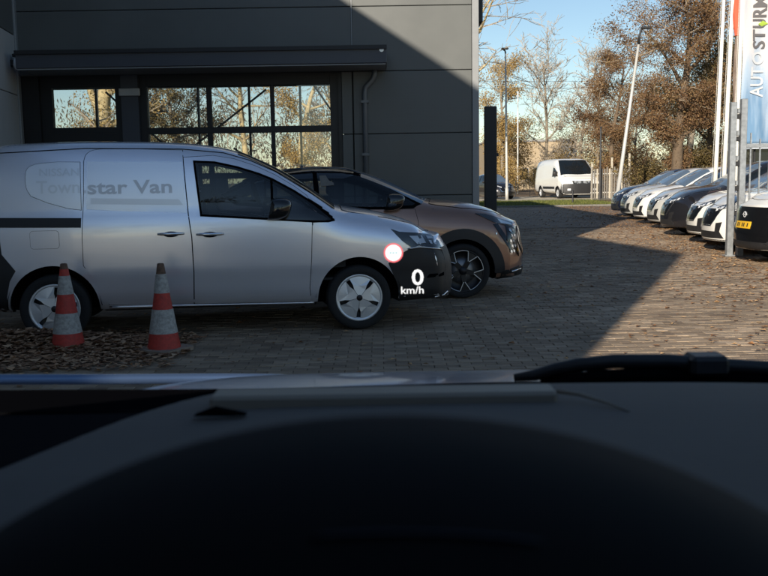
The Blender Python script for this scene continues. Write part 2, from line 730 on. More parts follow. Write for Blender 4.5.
class Car:
    def __init__(s, name, body, paint, arches=(), loc=(0, 0, 0), rz=0., arch_extra=.03, cut=None):
        s.b = body
        s.root = empty(name, loc, rz)
        s.shell = link('body', body.shell_mesh('body', paint, [(x, z, r + arch_extra) for x, z, r in arches], cut), s.root)
        s.cache = {}

    def panel(s, name, poly, m, phi=0, top=False, off=.006, grid=.06, skirt=.012, both=True, gap=0., parent=None, label=None, hole=None):
        out = []
        V, F = s.b.patch(poly, phi, top, off, grid, skirt, hole=hole)
        sides = (False, True) if both and not top and phi < 90 else (False,)
        for fl in sides:
            VV = [Vector((q.x, -q.y, q.z)) for q in V] if fl else V
            FF = [f[::-1] for f in F] if fl else F
            o = link(name, mesh(name, VV, FF, m, True), parent or s.root)
            if label:
                o['label'] = label
            out.append(o)
        if gap:
            c = sum((Vector(p) for p in poly), Vector((0, 0))) / len(poly)
            big = grow(poly, gap)
            V, F = s.b.patch(big, phi, top, off * .45, grid, .004, hole=hole)
            for fl, par in zip(sides, out):
                VV = [Vector((q.x, -q.y, q.z)) for q in V] if fl else V
                FF = [f[::-1] for f in F] if fl else F
                link('seam', mesh('seam', VV, FF, 'gap_black', True), par if par.parent is s.root else s.root)
        return out

    def line(s, name, pts, rad, m, phi=0, top=False, both=True, parent=None, off=.002):
        V = []
        for i in range(len(pts) - 1):
            a, b = Vector(pts[i]), Vector(pts[i + 1])
            n = max(1, int((b - a).length / .06))
            for k in range(n):
                V.append(a.lerp(b, k / n))
        V.append(Vector(pts[-1]))
        P = []
        for q in V:
            l, n = s.b.hit(q.x, q.y, phi, top)
            P.append(l + n * off)
        out = []
        for fl in ((False, True) if both and not top and phi < 90 else (False,)):
            PP = [Vector((q.x, -q.y, q.z)) for q in P] if fl else P
            out.append(MB().tube(PP, rad, 5).build(name, m, parent or s.root, smooth=True))
        return out

    def text(s, name, txt, a0, a1, b0, b1, m, phi=0, both=False, off=.012, bold=0., parent=None):
        V, F = text_fit(txt, a0, a1, b0, b1, bold)
        P = []
        for a, b in V:
            l, n = s.b.hit(a, b, phi)
            P.append(l + n * off)
        return link(name, mesh(name, P, F, m), parent or s.root)


def grow(poly, d):
    P = [Vector(p) for p in poly]
    n = len(P)
    area = sum(P[i].x * P[(i + 1) % n].y - P[(i + 1) % n].x * P[i].y for i in range(n))
    sg = 1 if area > 0 else -1
    out = []
    for i in range(n):
        a, b, c = P[i - 1], P[i], P[(i + 1) % n]
        e1, e2 = (b - a).normalized(), (c - b).normalized()
        n1, n2 = Vector((e1.y, -e1.x)) * sg, Vector((e2.y, -e2.x)) * sg
        nn = n1 + n2
        if nn.length < 1e-4:
            nn = n1
        nn.normalize()
        k = min(2., 1 / max(.3, nn.dot(n1)))
        out.append(tuple(b + nn * d * k))
    return out


def arc(cx, cz, r, a0, a1, n=18):
    return [(cx + r * math.cos(R(a0 + (a1 - a0) * i / n)), cz + r * math.sin(R(a0 + (a1 - a0) * i / n))) for i in range(n + 1)]


def curve(pts, n=6):
    """open Catmull-Rom through points"""
    P = [Vector(p) for p in pts]
    P = [2 * P[0] - P[1]] + P + [2 * P[-1] - P[-2]]
    out = []
    for i in range(1, len(P) - 2):
        a, b, c, d = P[i - 1:i + 3]
        for k in range(n):
            t = k / n
            out.append(tuple(.5 * ((2 * b) + (c - a) * t + (2 * a - 5 * b + 4 * c - d) * t * t + (3 * b - a - 3 * c + d) * t ** 3)))
    out.append(tuple(P[-2]))
    return out


def pol(r, a):
    return (r * math.cos(R(a)), r * math.sin(R(a)))


def wheel_parts(style, rad, rim, wid):
    """meshes around the y axle, outer face towards -y"""
    h = wid / 2
    t = MB().lathe([(rim * .97, -h * .80), (rim * 1.03, -h * .98), (rad * .93, -h), (rad * .985, -h * .86), (rad, -h * .6), (rad, h * .6), (rad * .985, h * .86), (rad * .93, h), (rim, h * .9)], 40, 'y')
    out = {'tyre': t.mesh('wheel', 'tyre', True)}
    dk = MB().lathe([(.001, -h * .35), (rim * .6, -h * .30), (rim, -h * .25), (rim * 1.0, -h * .82)], 32, 'y')
    sub = [('wheel_well', dk.mesh('wheel_well', 'wheel_dark', True))]
    lip = MB().lathe([(rim * .90, -h * .62), (rim * .93, -h * .84), (rim * .99, -h * .90), (rim * 1.01, -h * .80)], 40, 'y')
    if style == 'cover':
        lip2 = MB().lathe([(rim * .86, -h * .74), (rim * .93, -h * .86), (rim * 1.0, -h * .90), (rim * 1.01, -h * .80)], 40, 'y')
        sub.append(('rim', lip2.mesh('rim', 'wheel_silver', True)))
        for k in range(5):
            a = 90 + 72 * k + 36
            y0, y1, yr = -h * .80, -h * 1.04, -h * .97
            prof = [(rim * .05, -30, y1), (rim * .42, -34.5, yr), (rim * .62, -28.5, yr), (rim * .90, -30, y0), (rim * .92, -12, y0), (rim * .93, 0, y0),
                    (rim * .92, 12, y0), (rim * .90, 30, y0), (rim * .62, 29, yr + .004), (rim * .42, 34.5, yr), (rim * .05, 30, y1)]
            V = [(pol(r, a + g)[0], yy, pol(r, a + g)[1]) for r, g, yy in prof]
            V.append((pol(rim * .5, a + 4)[0], -h * .93, pol(rim * .5, a + 4)[1]))
            F = [(i, (i + 1) % 11, 11) for i in range(11)]
            V += [(x, y + .012, z) for x, y, z in V[:11]]
            F += [(i, 12 + i, 12 + (i + 1) % 11, (i + 1) % 11) for i in range(11)]
            sub.append(('cover_blade', MB().add(V, F).mesh('cover_blade', 'wheel_silver')))
        sub.append(('hub_badge', MB().lathe([(.001, -h * 1.1), (rim * .10, -h * 1.1), (rim * .13, -h * 1.04)], 16, 'y').mesh('hub_badge', 'wheel_dark', True)))
    elif style == 'five':
        sub.append(('rim', lip.mesh('rim', 'wheel_dark', True)))
        disc = MB().lathe([(rim * .2, -h * .40), (rim * .62, -h * .42), (rim * .62, -h * .35)], 32, 'y')
        sub.append(('brake_disc', disc.mesh('brake_disc', 'brake_metal', True)))
        for k in range(5):
            a = 72 * k
            V, F = [], []
            for (r, wd, yy) in ((rim * .08, rim * .12, -h * .80), (rim * .5, rim * .10, -h * .86), (rim * .93, rim * .20, -h * .82)):
                c, sn = pol(1, a)
                for sgn in (-1, 1):
                    V.append((c * r - sn * wd * sgn, yy, sn * r + c * wd * sgn))
            V += [(x, y + .03, z) for x, y, z in V]
            F = [(0, 1, 3, 2), (2, 3, 5, 4), (0, 2, 8, 6), (2, 4, 10, 8), (1, 7, 9, 3), (3, 9, 11, 5)]
            sub.append(('spoke', MB().add(V, F).mesh('spoke', 'wheel_dark')))
            mb = MB()
            for sgn in (-1, 1):
                p0, p1 = pol(rim * .95, a + 15 * sgn), pol(rim * .52, a + 3 * sgn)
                mb.tube([(p0[0], -h * .90, p0[1]), (p1[0], -h * .94, p1[1])], rim * .022, 5)
            sub.append(('machined_edge', mb.mesh('machined_edge', 'wheel_silver')))
            mb = MB()
            q = [pol(rim * .965, a + 15 + (42 * i / 6)) for i in range(7)]
            mb.tube([(x, -h * .90, z) for x, z in q], rim * .016, 5)
            sub.append(('machined_edge', mb.mesh('machined_edge', 'wheel_silver')))
        sub.append(('hub_badge', MB().lathe([(.001, -h * .94), (rim * .16, -h * .92), (rim * .2, -h * .8)], 20, 'y').mesh('hub_badge', 'wheel_dark', True)))
    else:
        sub.append(('rim', lip.mesh('rim', 'wheel_silver', True)))
        mb = MB()
        for k in range(10):
            a = 36 * k
            c, sn = pol(1, a)
            V = []
            for (r, wd, yy) in ((rim * .08, rim * .06, -h * .85), (rim * .93, rim * .07, -h * .82)):
                for sgn in (-1, 1):
                    V.append((c * r - sn * wd * sgn, yy, sn * r + c * wd * sgn))
            V += [(x, y + .03, z) for x, y, z in V]
            mb.add(V, [(0, 1, 3, 2), (0, 2, 6, 4), (1, 5, 7, 3)])
        sub.append(('spokes', mb.mesh('spokes', 'wheel_silver')))
    return out['tyre'], sub


def add_wheels(root, style, rad, rim, wid, xs, ytrack, steer=0.):
    ty, sub = wheel_parts(style, rad, rim, wid)
    for i, x in enumerate(xs):
        for sd in (-1, 1):
            o = link('wheel', ty, root, (x, sd * ytrack, rad), (0, 0 if i else 0, (math.pi if sd > 0 else 0) + (steer if i == 0 else 0)))
            spin = random.uniform(0, 6)
            for nm, me in sub:
                c = link(nm, me, o)
                c.rotation_euler = (0, spin if style != 'five' else R(12), 0)
        # the arch liner
        mb = MB()
    return ty


def liners(car, arches, W):
    for (ax, az, ar) in arches:
        for sd in (-1, 1):
            mb = MB()
            n = 16
            V, F = [], []
            for k in range(n + 1):
                t = R(2 + 176 * k / n)
                for yy in (W * .97, W * .52):
                    V.append((ax + (ar + .02) * math.cos(t), sd * yy, az + (ar + .02) * math.sin(t)))
            F = [(2 * k, 2 * k + 1, 2 * k + 3, 2 * k + 2) for k in range(n)]
            V.append((ax, sd * W * .52, az))
            c = len(V) - 1
            F += [(2 * k + 1, c, 2 * k + 3) for k in range(n)]
            mb.add(V, F)
            link('arch_liner', mesh('arch_liner', mb.V, mb.F, 'gap_black', True), car.root)


def mirror_part(car, x, z, y, size, m='gloss_black'):
    a, b, c = size
    for sd in (-1, 1):
        bm = bmesh.new()
        bmesh.ops.create_icosphere(bm, subdivisions=3, radius=1)
        for v in bm.verts:
            q = v.co
            px = math.copysign(abs(q.x) ** .7, q.x) * a
            if q.x < 0:
                px = max(px, -a * .55)
            v.co = Vector((px + q.z * a * .25, math.copysign(abs(q.y) ** .75, q.y) * b, math.copysign(abs(q.z) ** .7, q.z) * c * (1 - .12 * q.x)))
        me = bpy.data.meshes.new('wing_mirror')
        bm.to_mesh(me)
        bm.free()
        me.polygons.foreach_set('use_smooth', [True] * len(me.polygons))
        me.materials.append(M(m))
        o = link('wing_mirror', me, car.root, (x, sd * (y + b * .8), z))
        MB().tube([(x + a * .3, sd * (y - .06), z - c * .9), (x + a * .2, sd * (y + b * .5), z - c * .75)], c * .25, 8).build('mirror_arm', m, car.root, smooth=True)


def handle(car, x0, x1, z, m='chrome'):
    xm = (x0 + x1) / 2
    cup = [(xm + (x1 - x0) * .30 * math.cos(t), z + .028 * math.sin(t)) for t in np.linspace(0, 2 * math.pi, 17)[:-1]]
    car.panel('handle_cup', cup, 'gap_black', off=.008, skirt=.004)
    for sd in (-1, 1):
        P = []
        for k in range(9):
            t = k / 8
            l, n = car.b.hit(x0 + (x1 - x0) * t, z + .004)
            q = l + n * (.012 + .022 * math.sin(math.pi * t) ** .5)
            P.append((q.x, q.y * (-1 if sd > 0 else 1), q.z))
        MB().tube(P, [.010, .013, .014, .0145, .0145, .0145, .014, .013, .010], 8).build('door_handle', m, car.root, smooth=True)


def cabin(car, cut, front, rear, belt, W, rows, wheel_x, side=1):
    """dark lining, seats, dashboard and steering wheel seen through the side glass"""
    b = car.b
    Vin = b.V.copy()
    Vin[:, 1] *= .95
    Vin[:, 2] = 1.0 + (b.V[:, 2] - 1.0) * .955
    keep = []
    for f, t in zip(b.F, b.tag):
        c = b.V[list(f)].mean(0)
        if rear < c[0] < front and not cut(c, t) and c[2] > belt - .16:
            keep.append(f[::-1])
    link('cabin_lining', mesh('cabin_lining', Vin, keep, 'cabin_dark', True), car.root)
    MB().box((rear, -W * .9, belt - .62), (front, W * .9, belt - .60)).build('cabin_floor', 'cabin_dark', car.root)
    MB().box((rear - .02, -W * .86, .4), (rear, W * .86, belt + .42)).build('bulkhead', 'cabin_dark', car.root)
    MB().prism([(front - .42, belt - .5), (front - .45, belt - .06), (front - .30, belt + .0), (front, belt + .0), (front, belt - .5)], -W * .86, W * .86).build('cabin_dashboard', 'cabin_dark', car.root)
    for x in rows:
        for yy in (-.38, .38):
            V = MB().prism([(x - .02, belt - .58), (x + .48, belt - .54), (x + .50, belt - .44), (x + .02, belt - .44), (x - .20, belt + .14), (x - .29, belt + .15), (x - .12, belt - .42)], yy - .23, yy + .23)
            st = V.build('seat', 'seat_cloth', car.root)
            MB().box((x - .34, yy - .12, belt + .18), (x - .24, yy + .12, belt + .36), .03).build('headrest', 'seat_cloth', st)
            MB().tube([(x - .27, yy - .05, belt + .1), (x - .285, yy - .05, belt + .2)], .008, 6).build('headrest_rod', 'chrome', st)
    P = []
    for k in range(25):
        t = 6.2832 * k / 24
        P.append((wheel_x + .07 * math.sin(t), .38 * side + .18 * math.cos(t), belt - .06 + .165 * math.sin(t)))
    MB().tube(P, .014, 8, caps=False).build('steering_wheel', 'trim_black', car.root, smooth=True)


def rrect(x0, x1, z0, z1, r, n=4):
    out = []
    for cx, cz, a in ((x1 - r, z1 - r, 0), (x0 + r, z1 - r, 90), (x0 + r, z0 + r, 180), (x1 - r, z0 + r, 270)):
        for k in range(n + 1):
            t = R(a + 90 * k / n)
            out.append((cx + r * math.cos(t), cz + r * math.sin(t)))
    return out

# ================================================================== GROUND
g = mesh('ground', [(-400, -300, -.08), (600, -300, -.08), (600, 1200, -.08), (-400, 1200, -.08)], [(0, 1, 2, 3)], 'tarmac')
tag(link('ground', g), 'dark tarmac ground reaching to the horizon', kind='structure')

# far paving: too far to tell the pavers apart
fm = bpy.data.materials.new('far_paving')
fm.use_nodes = True
nt = fm.node_tree
b = nt.nodes['Principled BSDF']
b.inputs['Roughness'].default_value = .8
tc = nt.nodes.new('ShaderNodeTexCoord')
bt = nt.nodes.new('ShaderNodeTexBrick')
bt.inputs['Scale'].default_value = 1
bt.inputs['Brick Width'].default_value = .206
bt.inputs['Row Height'].default_value = .1
bt.inputs['Mortar Size'].default_value = .006
bt.inputs['Color1'].default_value = (.17, .125, .09, 1)
bt.inputs['Color2'].default_value = (.27, .205, .15, 1)
bt.inputs['Mortar'].default_value = (.07, .06, .05, 1)
nt.links.new(tc.outputs['Object'], bt.inputs['Vector'])
nz_ = nt.nodes.new('ShaderNodeTexNoise')
nz_.inputs['Scale'].default_value = .9
nz_.inputs['Detail'].default_value = 8
nt.links.new(tc.outputs['Object'], nz_.inputs['Vector'])
mr = nt.nodes.new('ShaderNodeMapRange')
mr.inputs[1].default_value, mr.inputs[2].default_value, mr.inputs[3].default_value, mr.inputs[4].default_value = .3, .7, .75, 1.25
nt.links.new(nz_.outputs[0], mr.inputs[0])
vm = nt.nodes.new('ShaderNodeVectorMath')
vm.operation = 'SCALE'
nt.links.new(bt.outputs[0], vm.inputs[0])
nt.links.new(mr.outputs[0], vm.inputs['Scale'])
nt.links.new(vm.outputs[0], b.inputs['Base Color'])
bp = nt.nodes.new('ShaderNodeBump')
bp.inputs['Distance'].default_value = .006
bp.inputs['Strength'].default_value = .8
nt.links.new(bt.outputs['Fac'], bp.inputs['Height'])
bp.invert = True
nt.links.new(bp.outputs[0], b.inputs['Normal'])
MATS['far_paving'] = fm
mat('joint_sand', (.13, .105, .08), .95, var=.3, vscale=8)

yard = mesh('yard', [(-14, -14, -.022), (28, -14, -.022), (28, 27, -.022), (-14, 27, -.022)], [(0, 1, 2, 3)], 'joint_sand')
YARD = tag(link('yard', yard), 'brown-grey block paved yard', kind='structure')
fy = mesh('far_yard', [(1.6, 27, -.004), (28, 27, -.004), (28, 46.5, -.004), (1.6, 46.5, -.004)], [(0, 1, 2, 3)], 'far_paving')
link('far_yard', fy, YARD)
ny_ = mesh('near_yard', [(-14, -14, -.004), (28, -14, -.004), (28, 5.6, -.004), (-14, 5.6, -.004)], [(0, 1, 2, 3)], 'far_paving')
link('near_yard', ny_, YARD)
ry_ = mesh('side_yard', [(11.5, 5.62, -.004), (28, 5.62, -.004), (28, 26.98, -.004), (11.5, 26.98, -.004)], [(0, 1, 2, 3)], 'far_paving')
link('side_yard', ry_, YARD)

BW, BH = .206, .100
TB = []
for z, i in ((-.05, 0), (-.004, 0), (0, .004)):
    for sx, sy in ((-1, -1), (1, -1), (1, 1), (-1, 1)):
        TB.append((sx * (BW / 2 - .002 - i), sy * (BH / 2 - .002 - i), z))
TB = np.array(TB)
TF = [(8, 9, 10, 11)] + [(4 + i, 4 + (i + 1) % 4, 8 + (i + 1) % 4, 8 + i) for i in range(4)] + [(i, (i + 1) % 4, 4 + (i + 1) % 4, 4 + i) for i in range(4)]
variants = []
for k in range(12):
    variants.append(mesh('brick', TB, TF, 'paver', tone=[rng.random()] * len(TF)))
singles, restV, restF, restT = 0, [], [], []
row = 0
y = 5.65
cand = []
while y < 26.95:
    x = -6.4 + (BW / 2 if row % 2 else 0)
    while x < 11.4:
        wingx = -5.9 + .14 * (15 - y)
        if not (y > 14.9 and x < 1.72) and x > wingx - .1:
            cand.append((x, y))
        x += BW
    y += BH
    row += 1
c0 = np.array(cand)
pri = [i for i, (x, y) in enumerate(cand) if y > 6.95 and abs(x) < .43 * y]
pri = set(sorted(pri, key=lambda i: cand[i][1])[:300])
tilt = rng.normal(0, .008, (len(cand), 2))
dz = rng.normal(0, .0018, len(cand)) + .006 * np.sin(c0[:, 0] * 1.3) * np.sin(c0[:, 1] * 1.1) - .006
wear = np.sin(c0[:, 0] * .9) * np.cos(c0[:, 1] * .7) * .12
for i, (x, y) in enumerate(cand):
    if i in pri:
        o = link('brick', variants[rng.integers(12)], YARD, (x, y, dz[i]), (tilt[i, 0], tilt[i, 1], 0))
ids = np.array([i for i in range(len(cand)) if i not in pri])
P = np.repeat(TB[None], len(ids), 0).copy()
P[:, :, 2] += dz[ids][:, None] + P[:, :, 0] * tilt[ids, 1][:, None] + P[:, :, 1] * tilt[ids, 0][:, None]
P[:, :, 0] += c0[ids, 0][:, None]
P[:, :, 1] += c0[ids, 1][:, None]
FF = (np.array(TF)[None] + 12 * np.arange(len(ids))[:, None, None]).reshape(-1, 4)
tones = np.repeat(np.clip(rng.random(len(ids)) + wear[ids], 0, 1), len(TF))
tag(link('brick_field', mesh('brick_field', P.reshape(-1, 3).tolist(), FF.tolist(), 'paver', tone=tones.tolist()), YARD), kind='stuff')

# grass verge at the end of the yard, with its kerb and the path behind it
def noisy_sheet(name, x0, x1, y0, y1, z, m, amp=.03, n=40, **kw):
    xs, ys = np.linspace(x0, x1, n), np.linspace(y0, y1, n)
    V = [(a, b, z + rng.normal(0, amp)) for b in ys for a in xs]
    F = [(i + j * n, i + 1 + j * n, i + 1 + (j + 1) * n, i + (j + 1) * n) for j in range(n - 1) for i in range(n - 1)]
    return tag(link(name, mesh(name, V, F, m, True)), **kw)


mat('turf', (.10, .115, .03), .95, var=.4, vscale=1.5, bump=.6, bscale=40)
mat('kerb_grey', (.17, .16, .145), .9, var=.2)
mat('path_pale', (.42, .37, .28), .85, var=.15, vscale=1.2)
mat('soil_leafy', (.13, .085, .045), .95, var=.4, vscale=2, bump=.6, bscale=20)
noisy_sheet('verge', 1.8, 13.0, 46.7, 57.0, .05, 'turf', .015, label='strip of green grass at the end of the yard', kind='structure')
kerb = empty('kerb', (0, 46.6, 0))
tag(kerb, 'grey kerb along the grass at the end of the yard', kind='structure')
for k in range(11):
    box('kerb_stone', (1.8 + k, -.07, -.05), (2.79 + k, .07, .08), 'kerb_grey', kerb, .012)
link('path', mesh('path', [(1.8, 57, .055), (40, 57, .055), (40, 69, .055), (1.8, 69, .055)], [(0, 1, 2, 3)], 'path_pale'))
tag(bpy.data.objects['path'], 'pale path the white van stands on', kind='structure')
noisy_sheet('woodland_floor', 13.05, 70, 46.6, 56.9, .02, 'soil_leafy', .02, label='leafy brown soil under the trees', kind='structure')
noisy_sheet('far_field', -80, 90, 69.2, 170, .03, 'soil_leafy', .05, label='brown leafy ground beyond the path', kind='structure')
noisy_sheet('back_lawn', -80, 1.7, 37.6, 69.0, .02, 'turf', .02, label='grass behind the grey building', kind='structure')

# grass blades standing on the verge
n = 14000
bx_, by_ = rng.uniform(1.9, 12.9, n), rng.uniform(46.75, 56.9, n)
V, F, T = [], [], []
for k in range(n):
    hgt, a, l = rng.uniform(.05, .14), rng.uniform(0, 6.28), rng.normal(0, .04, 2)
    dx, dy = .012 * math.cos(a), .012 * math.sin(a)
    i = len(V)
    V += [(bx_[k] - dx, by_[k] - dy, .04), (bx_[k] + dx, by_[k] + dy, .04), (bx_[k] + l[0], by_[k] + l[1], .04 + hgt)]
    F.append((i, i + 1, i + 2))
T = rng.random(n).tolist()
tag(link('grass', mesh('grass', V, F, 'grass_blade', tone=T)), 'short green and yellowing grass on the verge', 'grass', kind='stuff')


def leaves(name, X, Y, Z, size, m, label, cat, tiltmax=.35):
    n = len(X)
    V = np.zeros((n, 4, 3))
    L = rng.uniform(*size, n)
    Wd = L * rng.uniform(.45, .8, n)
    a = rng.uniform(0, 6.283, n)
    tx, ty = rng.uniform(-tiltmax, tiltmax, n), rng.uniform(-tiltmax, tiltmax, n)
    cu = rng.uniform(.05, .5, n)
    loc = np.array([[-1, 0, 0], [0, -1, 1], [1, 0, 0], [0, 1, 1]], float)
    for j in range(4):
        lx, ly, lz = loc[j, 0] * L / 2, loc[j, 1] * Wd / 2, loc[j, 2] * cu * Wd / 2
        gx, gy = lx * np.cos(a) - ly * np.sin(a), lx * np.sin(a) + ly * np.cos(a)
        V[:, j, 0] = X + gx
        V[:, j, 1] = Y + gy
        V[:, j, 2] = Z + lz + np.abs(gx * tx + gy * ty)
    base = 4 * np.arange(n)[:, None]
    F = np.concatenate([base + np.array([[0, 1, 2]]), base + np.array([[0, 2, 3]])], 1).reshape(-1, 3)
    o = link(name, mesh(name, V.reshape(-1, 3).tolist(), F.tolist(), m, tone=np.repeat(rng.random(n), 2).tolist()))
    return tag(o, label, cat, kind='stuff')


# fallen leaves blown over the paving, thickest before the parked row
n = 90000
X, Y = rng.uniform(-5.2, 11.3, n), rng.uniform(6.3, 48, n)
rowx = 4.6 + .129 * Y
dens = .06 + .95 * np.exp(-((X - rowx + .3) / 1.1) ** 2) + .26 * np.clip((X - 1) / 4, 0, 1)
patch = .5 + .5 * np.sin(X * 1.7 + 2 * np.sin(Y * .6)) * np.sin(Y * .8 + 1.3 * np.sin(X))
k = rng.random(n) < dens * (.35 + .9 * patch)
k &= ~((Y > 14.8) & (X < 1.8))
leaves('leaf_litter', X[k], Y[k], np.full(k.sum(), .004), (.035, .085), 'litter', 'dry brown and tan fallen leaves scattered over the paved yard', 'leaves')
# the heap swept against the van's rear wheel
n = 8000
X, Y = rng.normal(-3.25, .75, n), rng.normal(8.1, .42, n)
k = (X > -5.0) & (X < -1.75) & (Y > 7.15) & (Y < 9.3)
X, Y = X[k], Y[k]
Z = .16 * np.exp(-((X + 3.35) / .95) ** 2 - ((Y - 8.25) / .45) ** 2) * rng.uniform(.25, 1.0, len(X)) + .004
leaves('leaf_heap', X, Y, Z, (.05, .10), 'litter_brown', "heap of brown leaves around the traffic cones by the silver van's rear wheel", 'leaves', .6)

# ================================================================== GREY BUILDING (front wall on y = 15)
A = empty('workshop_building', (0, 15, 0))
tag(A, 'dark grey panel-clad workshop with glazed overhead door behind the silver van', 'building')
# coordinates below are relative to the front wall line
HA = 6.3
def ab(name, a, b_, m, parent=A, bev=0.):
    return box(name, a, b_, m, parent, bev)
ab('wall', (-.62, .05, 0), (1.56, .30, HA), 'interior_dark')                 # right of the door
ab('wall', (-16, .05, 3.30), (-.62, .30, HA), 'interior_dark')              # over the doors
ab('wall', (1.36, .30, 0), (1.56, 21.8, HA - .05), 'panel_grey')
ab('wall', (-16, .31, 0), (-15.8, 21.8, HA - .05), 'interior_dark')
ab('roof', (-16.05, .25, HA), (1.58, 22.1, HA + .15), 'roof_felt')
ab('floor_slab', (-15.8, .31, -.02), (1.36, 21.8, .02), 'interior_dark')
ab('wall', (-15.8, 21.8, 0), (1.36, 22, .9), 'interior_dark')
ab('wall', (-15.8, 21.8, 5.3), (1.36, 22, HA - .05), 'interior_dark')
ab('wall', (-.6, 21.8, .9), (1.36, 22, 5.3), 'interior_dark')
for i, x in enumerate(np.arange(-15.6, -.4, 2.05)):
    ab('mullion', (x, 21.82, .9), (x + .09, 21.95, 5.3), 'frame_black')
# the hall's steel braces that cut across the glazing
for (x0, z0, x1, z1) in ((-1.9, 4.2, -.6, 2.3), (-5.3, 2.2, -3.0, 3.9), (-7.2, 3.9, -5.4, 2.2), (-3.9, 2.4, -2.4, 1.2)):
    MB().tube([(x0, 9, z0), (x1, 9, z1)], .028, 6).build('roof_brace', 'frame_black', A)
# cladding panels, each a piece of its own
lev = [.03, 1.24, 2.255, 3.265, 4.29, 5.3, HA]
gap = .010
for i in range(6):
    ab('cladding_panel', (-.46 + gap, -.03, lev[i] + gap / 2), (1.485, .05, lev[i + 1] - gap / 2), 'panel_grey', bev=.006)
for i in (3, 4, 5):
    ab('cladding_panel', (-5.88, -.03, lev[i] + gap / 2), (-.46 - gap, .05, lev[i + 1] - gap / 2), 'panel_grey', bev=.006)
for i in range(3):
    ab('cladding_panel', (-.64, -.03, lev[i] + gap / 2), (-.46 - gap, .05, lev[i + 1] - gap / 2), 'panel_grey', bev=.006)
ab('joint_cover', (-.468, -.038, 3.3), (-.452, -.02, HA), 'trim_grey')
ab('corner_trim', (1.49, -.045, 0), (1.60, .06, HA), 'trim_grey', bev=.006)
ab('corner_trim', (1.561, .061, 0), (1.60, .16, HA), 'trim_grey')
for k in range(10):
    ab('cladding_panel', (1.561, .165 + k * 2.16, .03), (1.60, .155 + (k + 1) * 2.16, HA - .06), 'panel_grey')
ab('roof_trim', (-5.9, -.06, HA - .02), (1.63, .24, HA + .20), 'trim_grey')
ab('wall_sign', (1.62, .25, 4.05), (1.70, .75, 5.2), 'frame_black', bev=.02)
# canopy
can = ab('canopy', (-5.62, -.82, 3.29), (.10, -.03, 3.55), 'fascia_dark', bev=.01)
ab('gutter_lip', (-5.62, -.86, 3.50), (.10, -.821, 3.56), 'trim_black', can)
ab('canopy_soffit', (-5.6, -.80, 3.270), (.08, -.04, 3.288), 'trim_grey', can)
MB().lathe([(.001, .03), (.03, .025), (.035, 0), (.001, -.001)], 12, 'y').build('canopy_lamp', 'lamp_bright', can, (.02, -.83, 3.49))
# downpipe
dp = MB().tube([(-.10, -.10, 3.30), (-.10, -.10, 3.20), (-.13, -.10, 3.12), (-.25, -.09, 3.0), (-.265, -.09, 2.92), (-.265, -.09, .05)], .045, 12).build('downpipe', 'pipe_grey', A, smooth=True)
for z in (.8, 1.9, 2.75):
    ab('pipe_clip', (-.325, -.145, z), (-.205, -.031, z + .04), 'pipe_grey', dp)
# the glazed overhead door
door = ab('overhead_door', (-.84, .10, 0), (-.70, .20, 3.28), 'frame_black')
def rail(x0, x1, z0, z1, y0=.10, y1=.19, nm='door_rail'):
    return ab(nm, (x0, y0, z0), (x1, y1, z1), 'frame_black', door, .004)
rail(-3.98, -3.86, 0, 3.28, .101, .201, 'door_post')
for x0, x1 in ((-2.88, -2.80), (-1.83, -1.765)):
    rail(x0, x1, .7, 3.28, .105, .185, 'door_stile')
for z0, z1 in ((3.08, 3.28), (2.31, 2.415), (1.56, 1.66), (.72, .85)):
    rail(-3.86, -.84, z0, z1)
rail(-3.86, -.84, 0, .72, .11, .18, 'door_board')
panes = [(-3.86, -2.88), (-2.80, -1.83), (-1.765, -.84)]
for x0, x1 in panes:
    for z0, z1 in ((2.415, 3.08), (1.66, 2.31), (.85, 1.56)):
        ab('pane', (x0, .14, z0), (x1, .15, z1), 'clear_glass', door)
# the narrow window beside it
win = ab('side_window', (-5.60, .10, 0), (-5.42, .20, 3.28), 'frame_black')
for a, b_ in (((-4.38, .10, 0), (-4.26, .20, 3.28)), ((-5.42, .10, 3.09), (-4.38, .20, 3.28)), ((-5.42, .10, 2.34), (-4.38, .20, 2.44)), ((-5.42, .10, 0), (-4.38, .20, 2.339))):
    ab('window_frame', a, b_, 'frame_black', win)
ab('pane', (-5.42, .14, 2.44), (-4.38, .15, 3.09), 'clear_glass', win)
ab('door_pier', (-4.26, .02, 0), (-3.98, .22, 3.28), 'fascia_dark')
ab('door_pier', (-6.3, .02, 0), (-5.60, .22, 3.28), 'frame_black')
ab('door_pier', (-.70, .02, 0), (-.645, .22, 3.28), 'frame_black')
ab('entry_box', (-4.28, -.04, 2.93), (-3.94, .019, 3.05), 'panel_light', bev=.01)

# ================================================================== WING (left, its wall leads past the camera; it casts the yard's shadow)
HB = 7.72
B = empty('side_wing', (-5.9, 15, 0), 0)
tag(B, 'tall light grey panel-clad wing at the left edge, beside the canopy', 'building')
wl = math.hypot(2.69, 19.25)
wa = math.atan2(-19.25, 2.69)
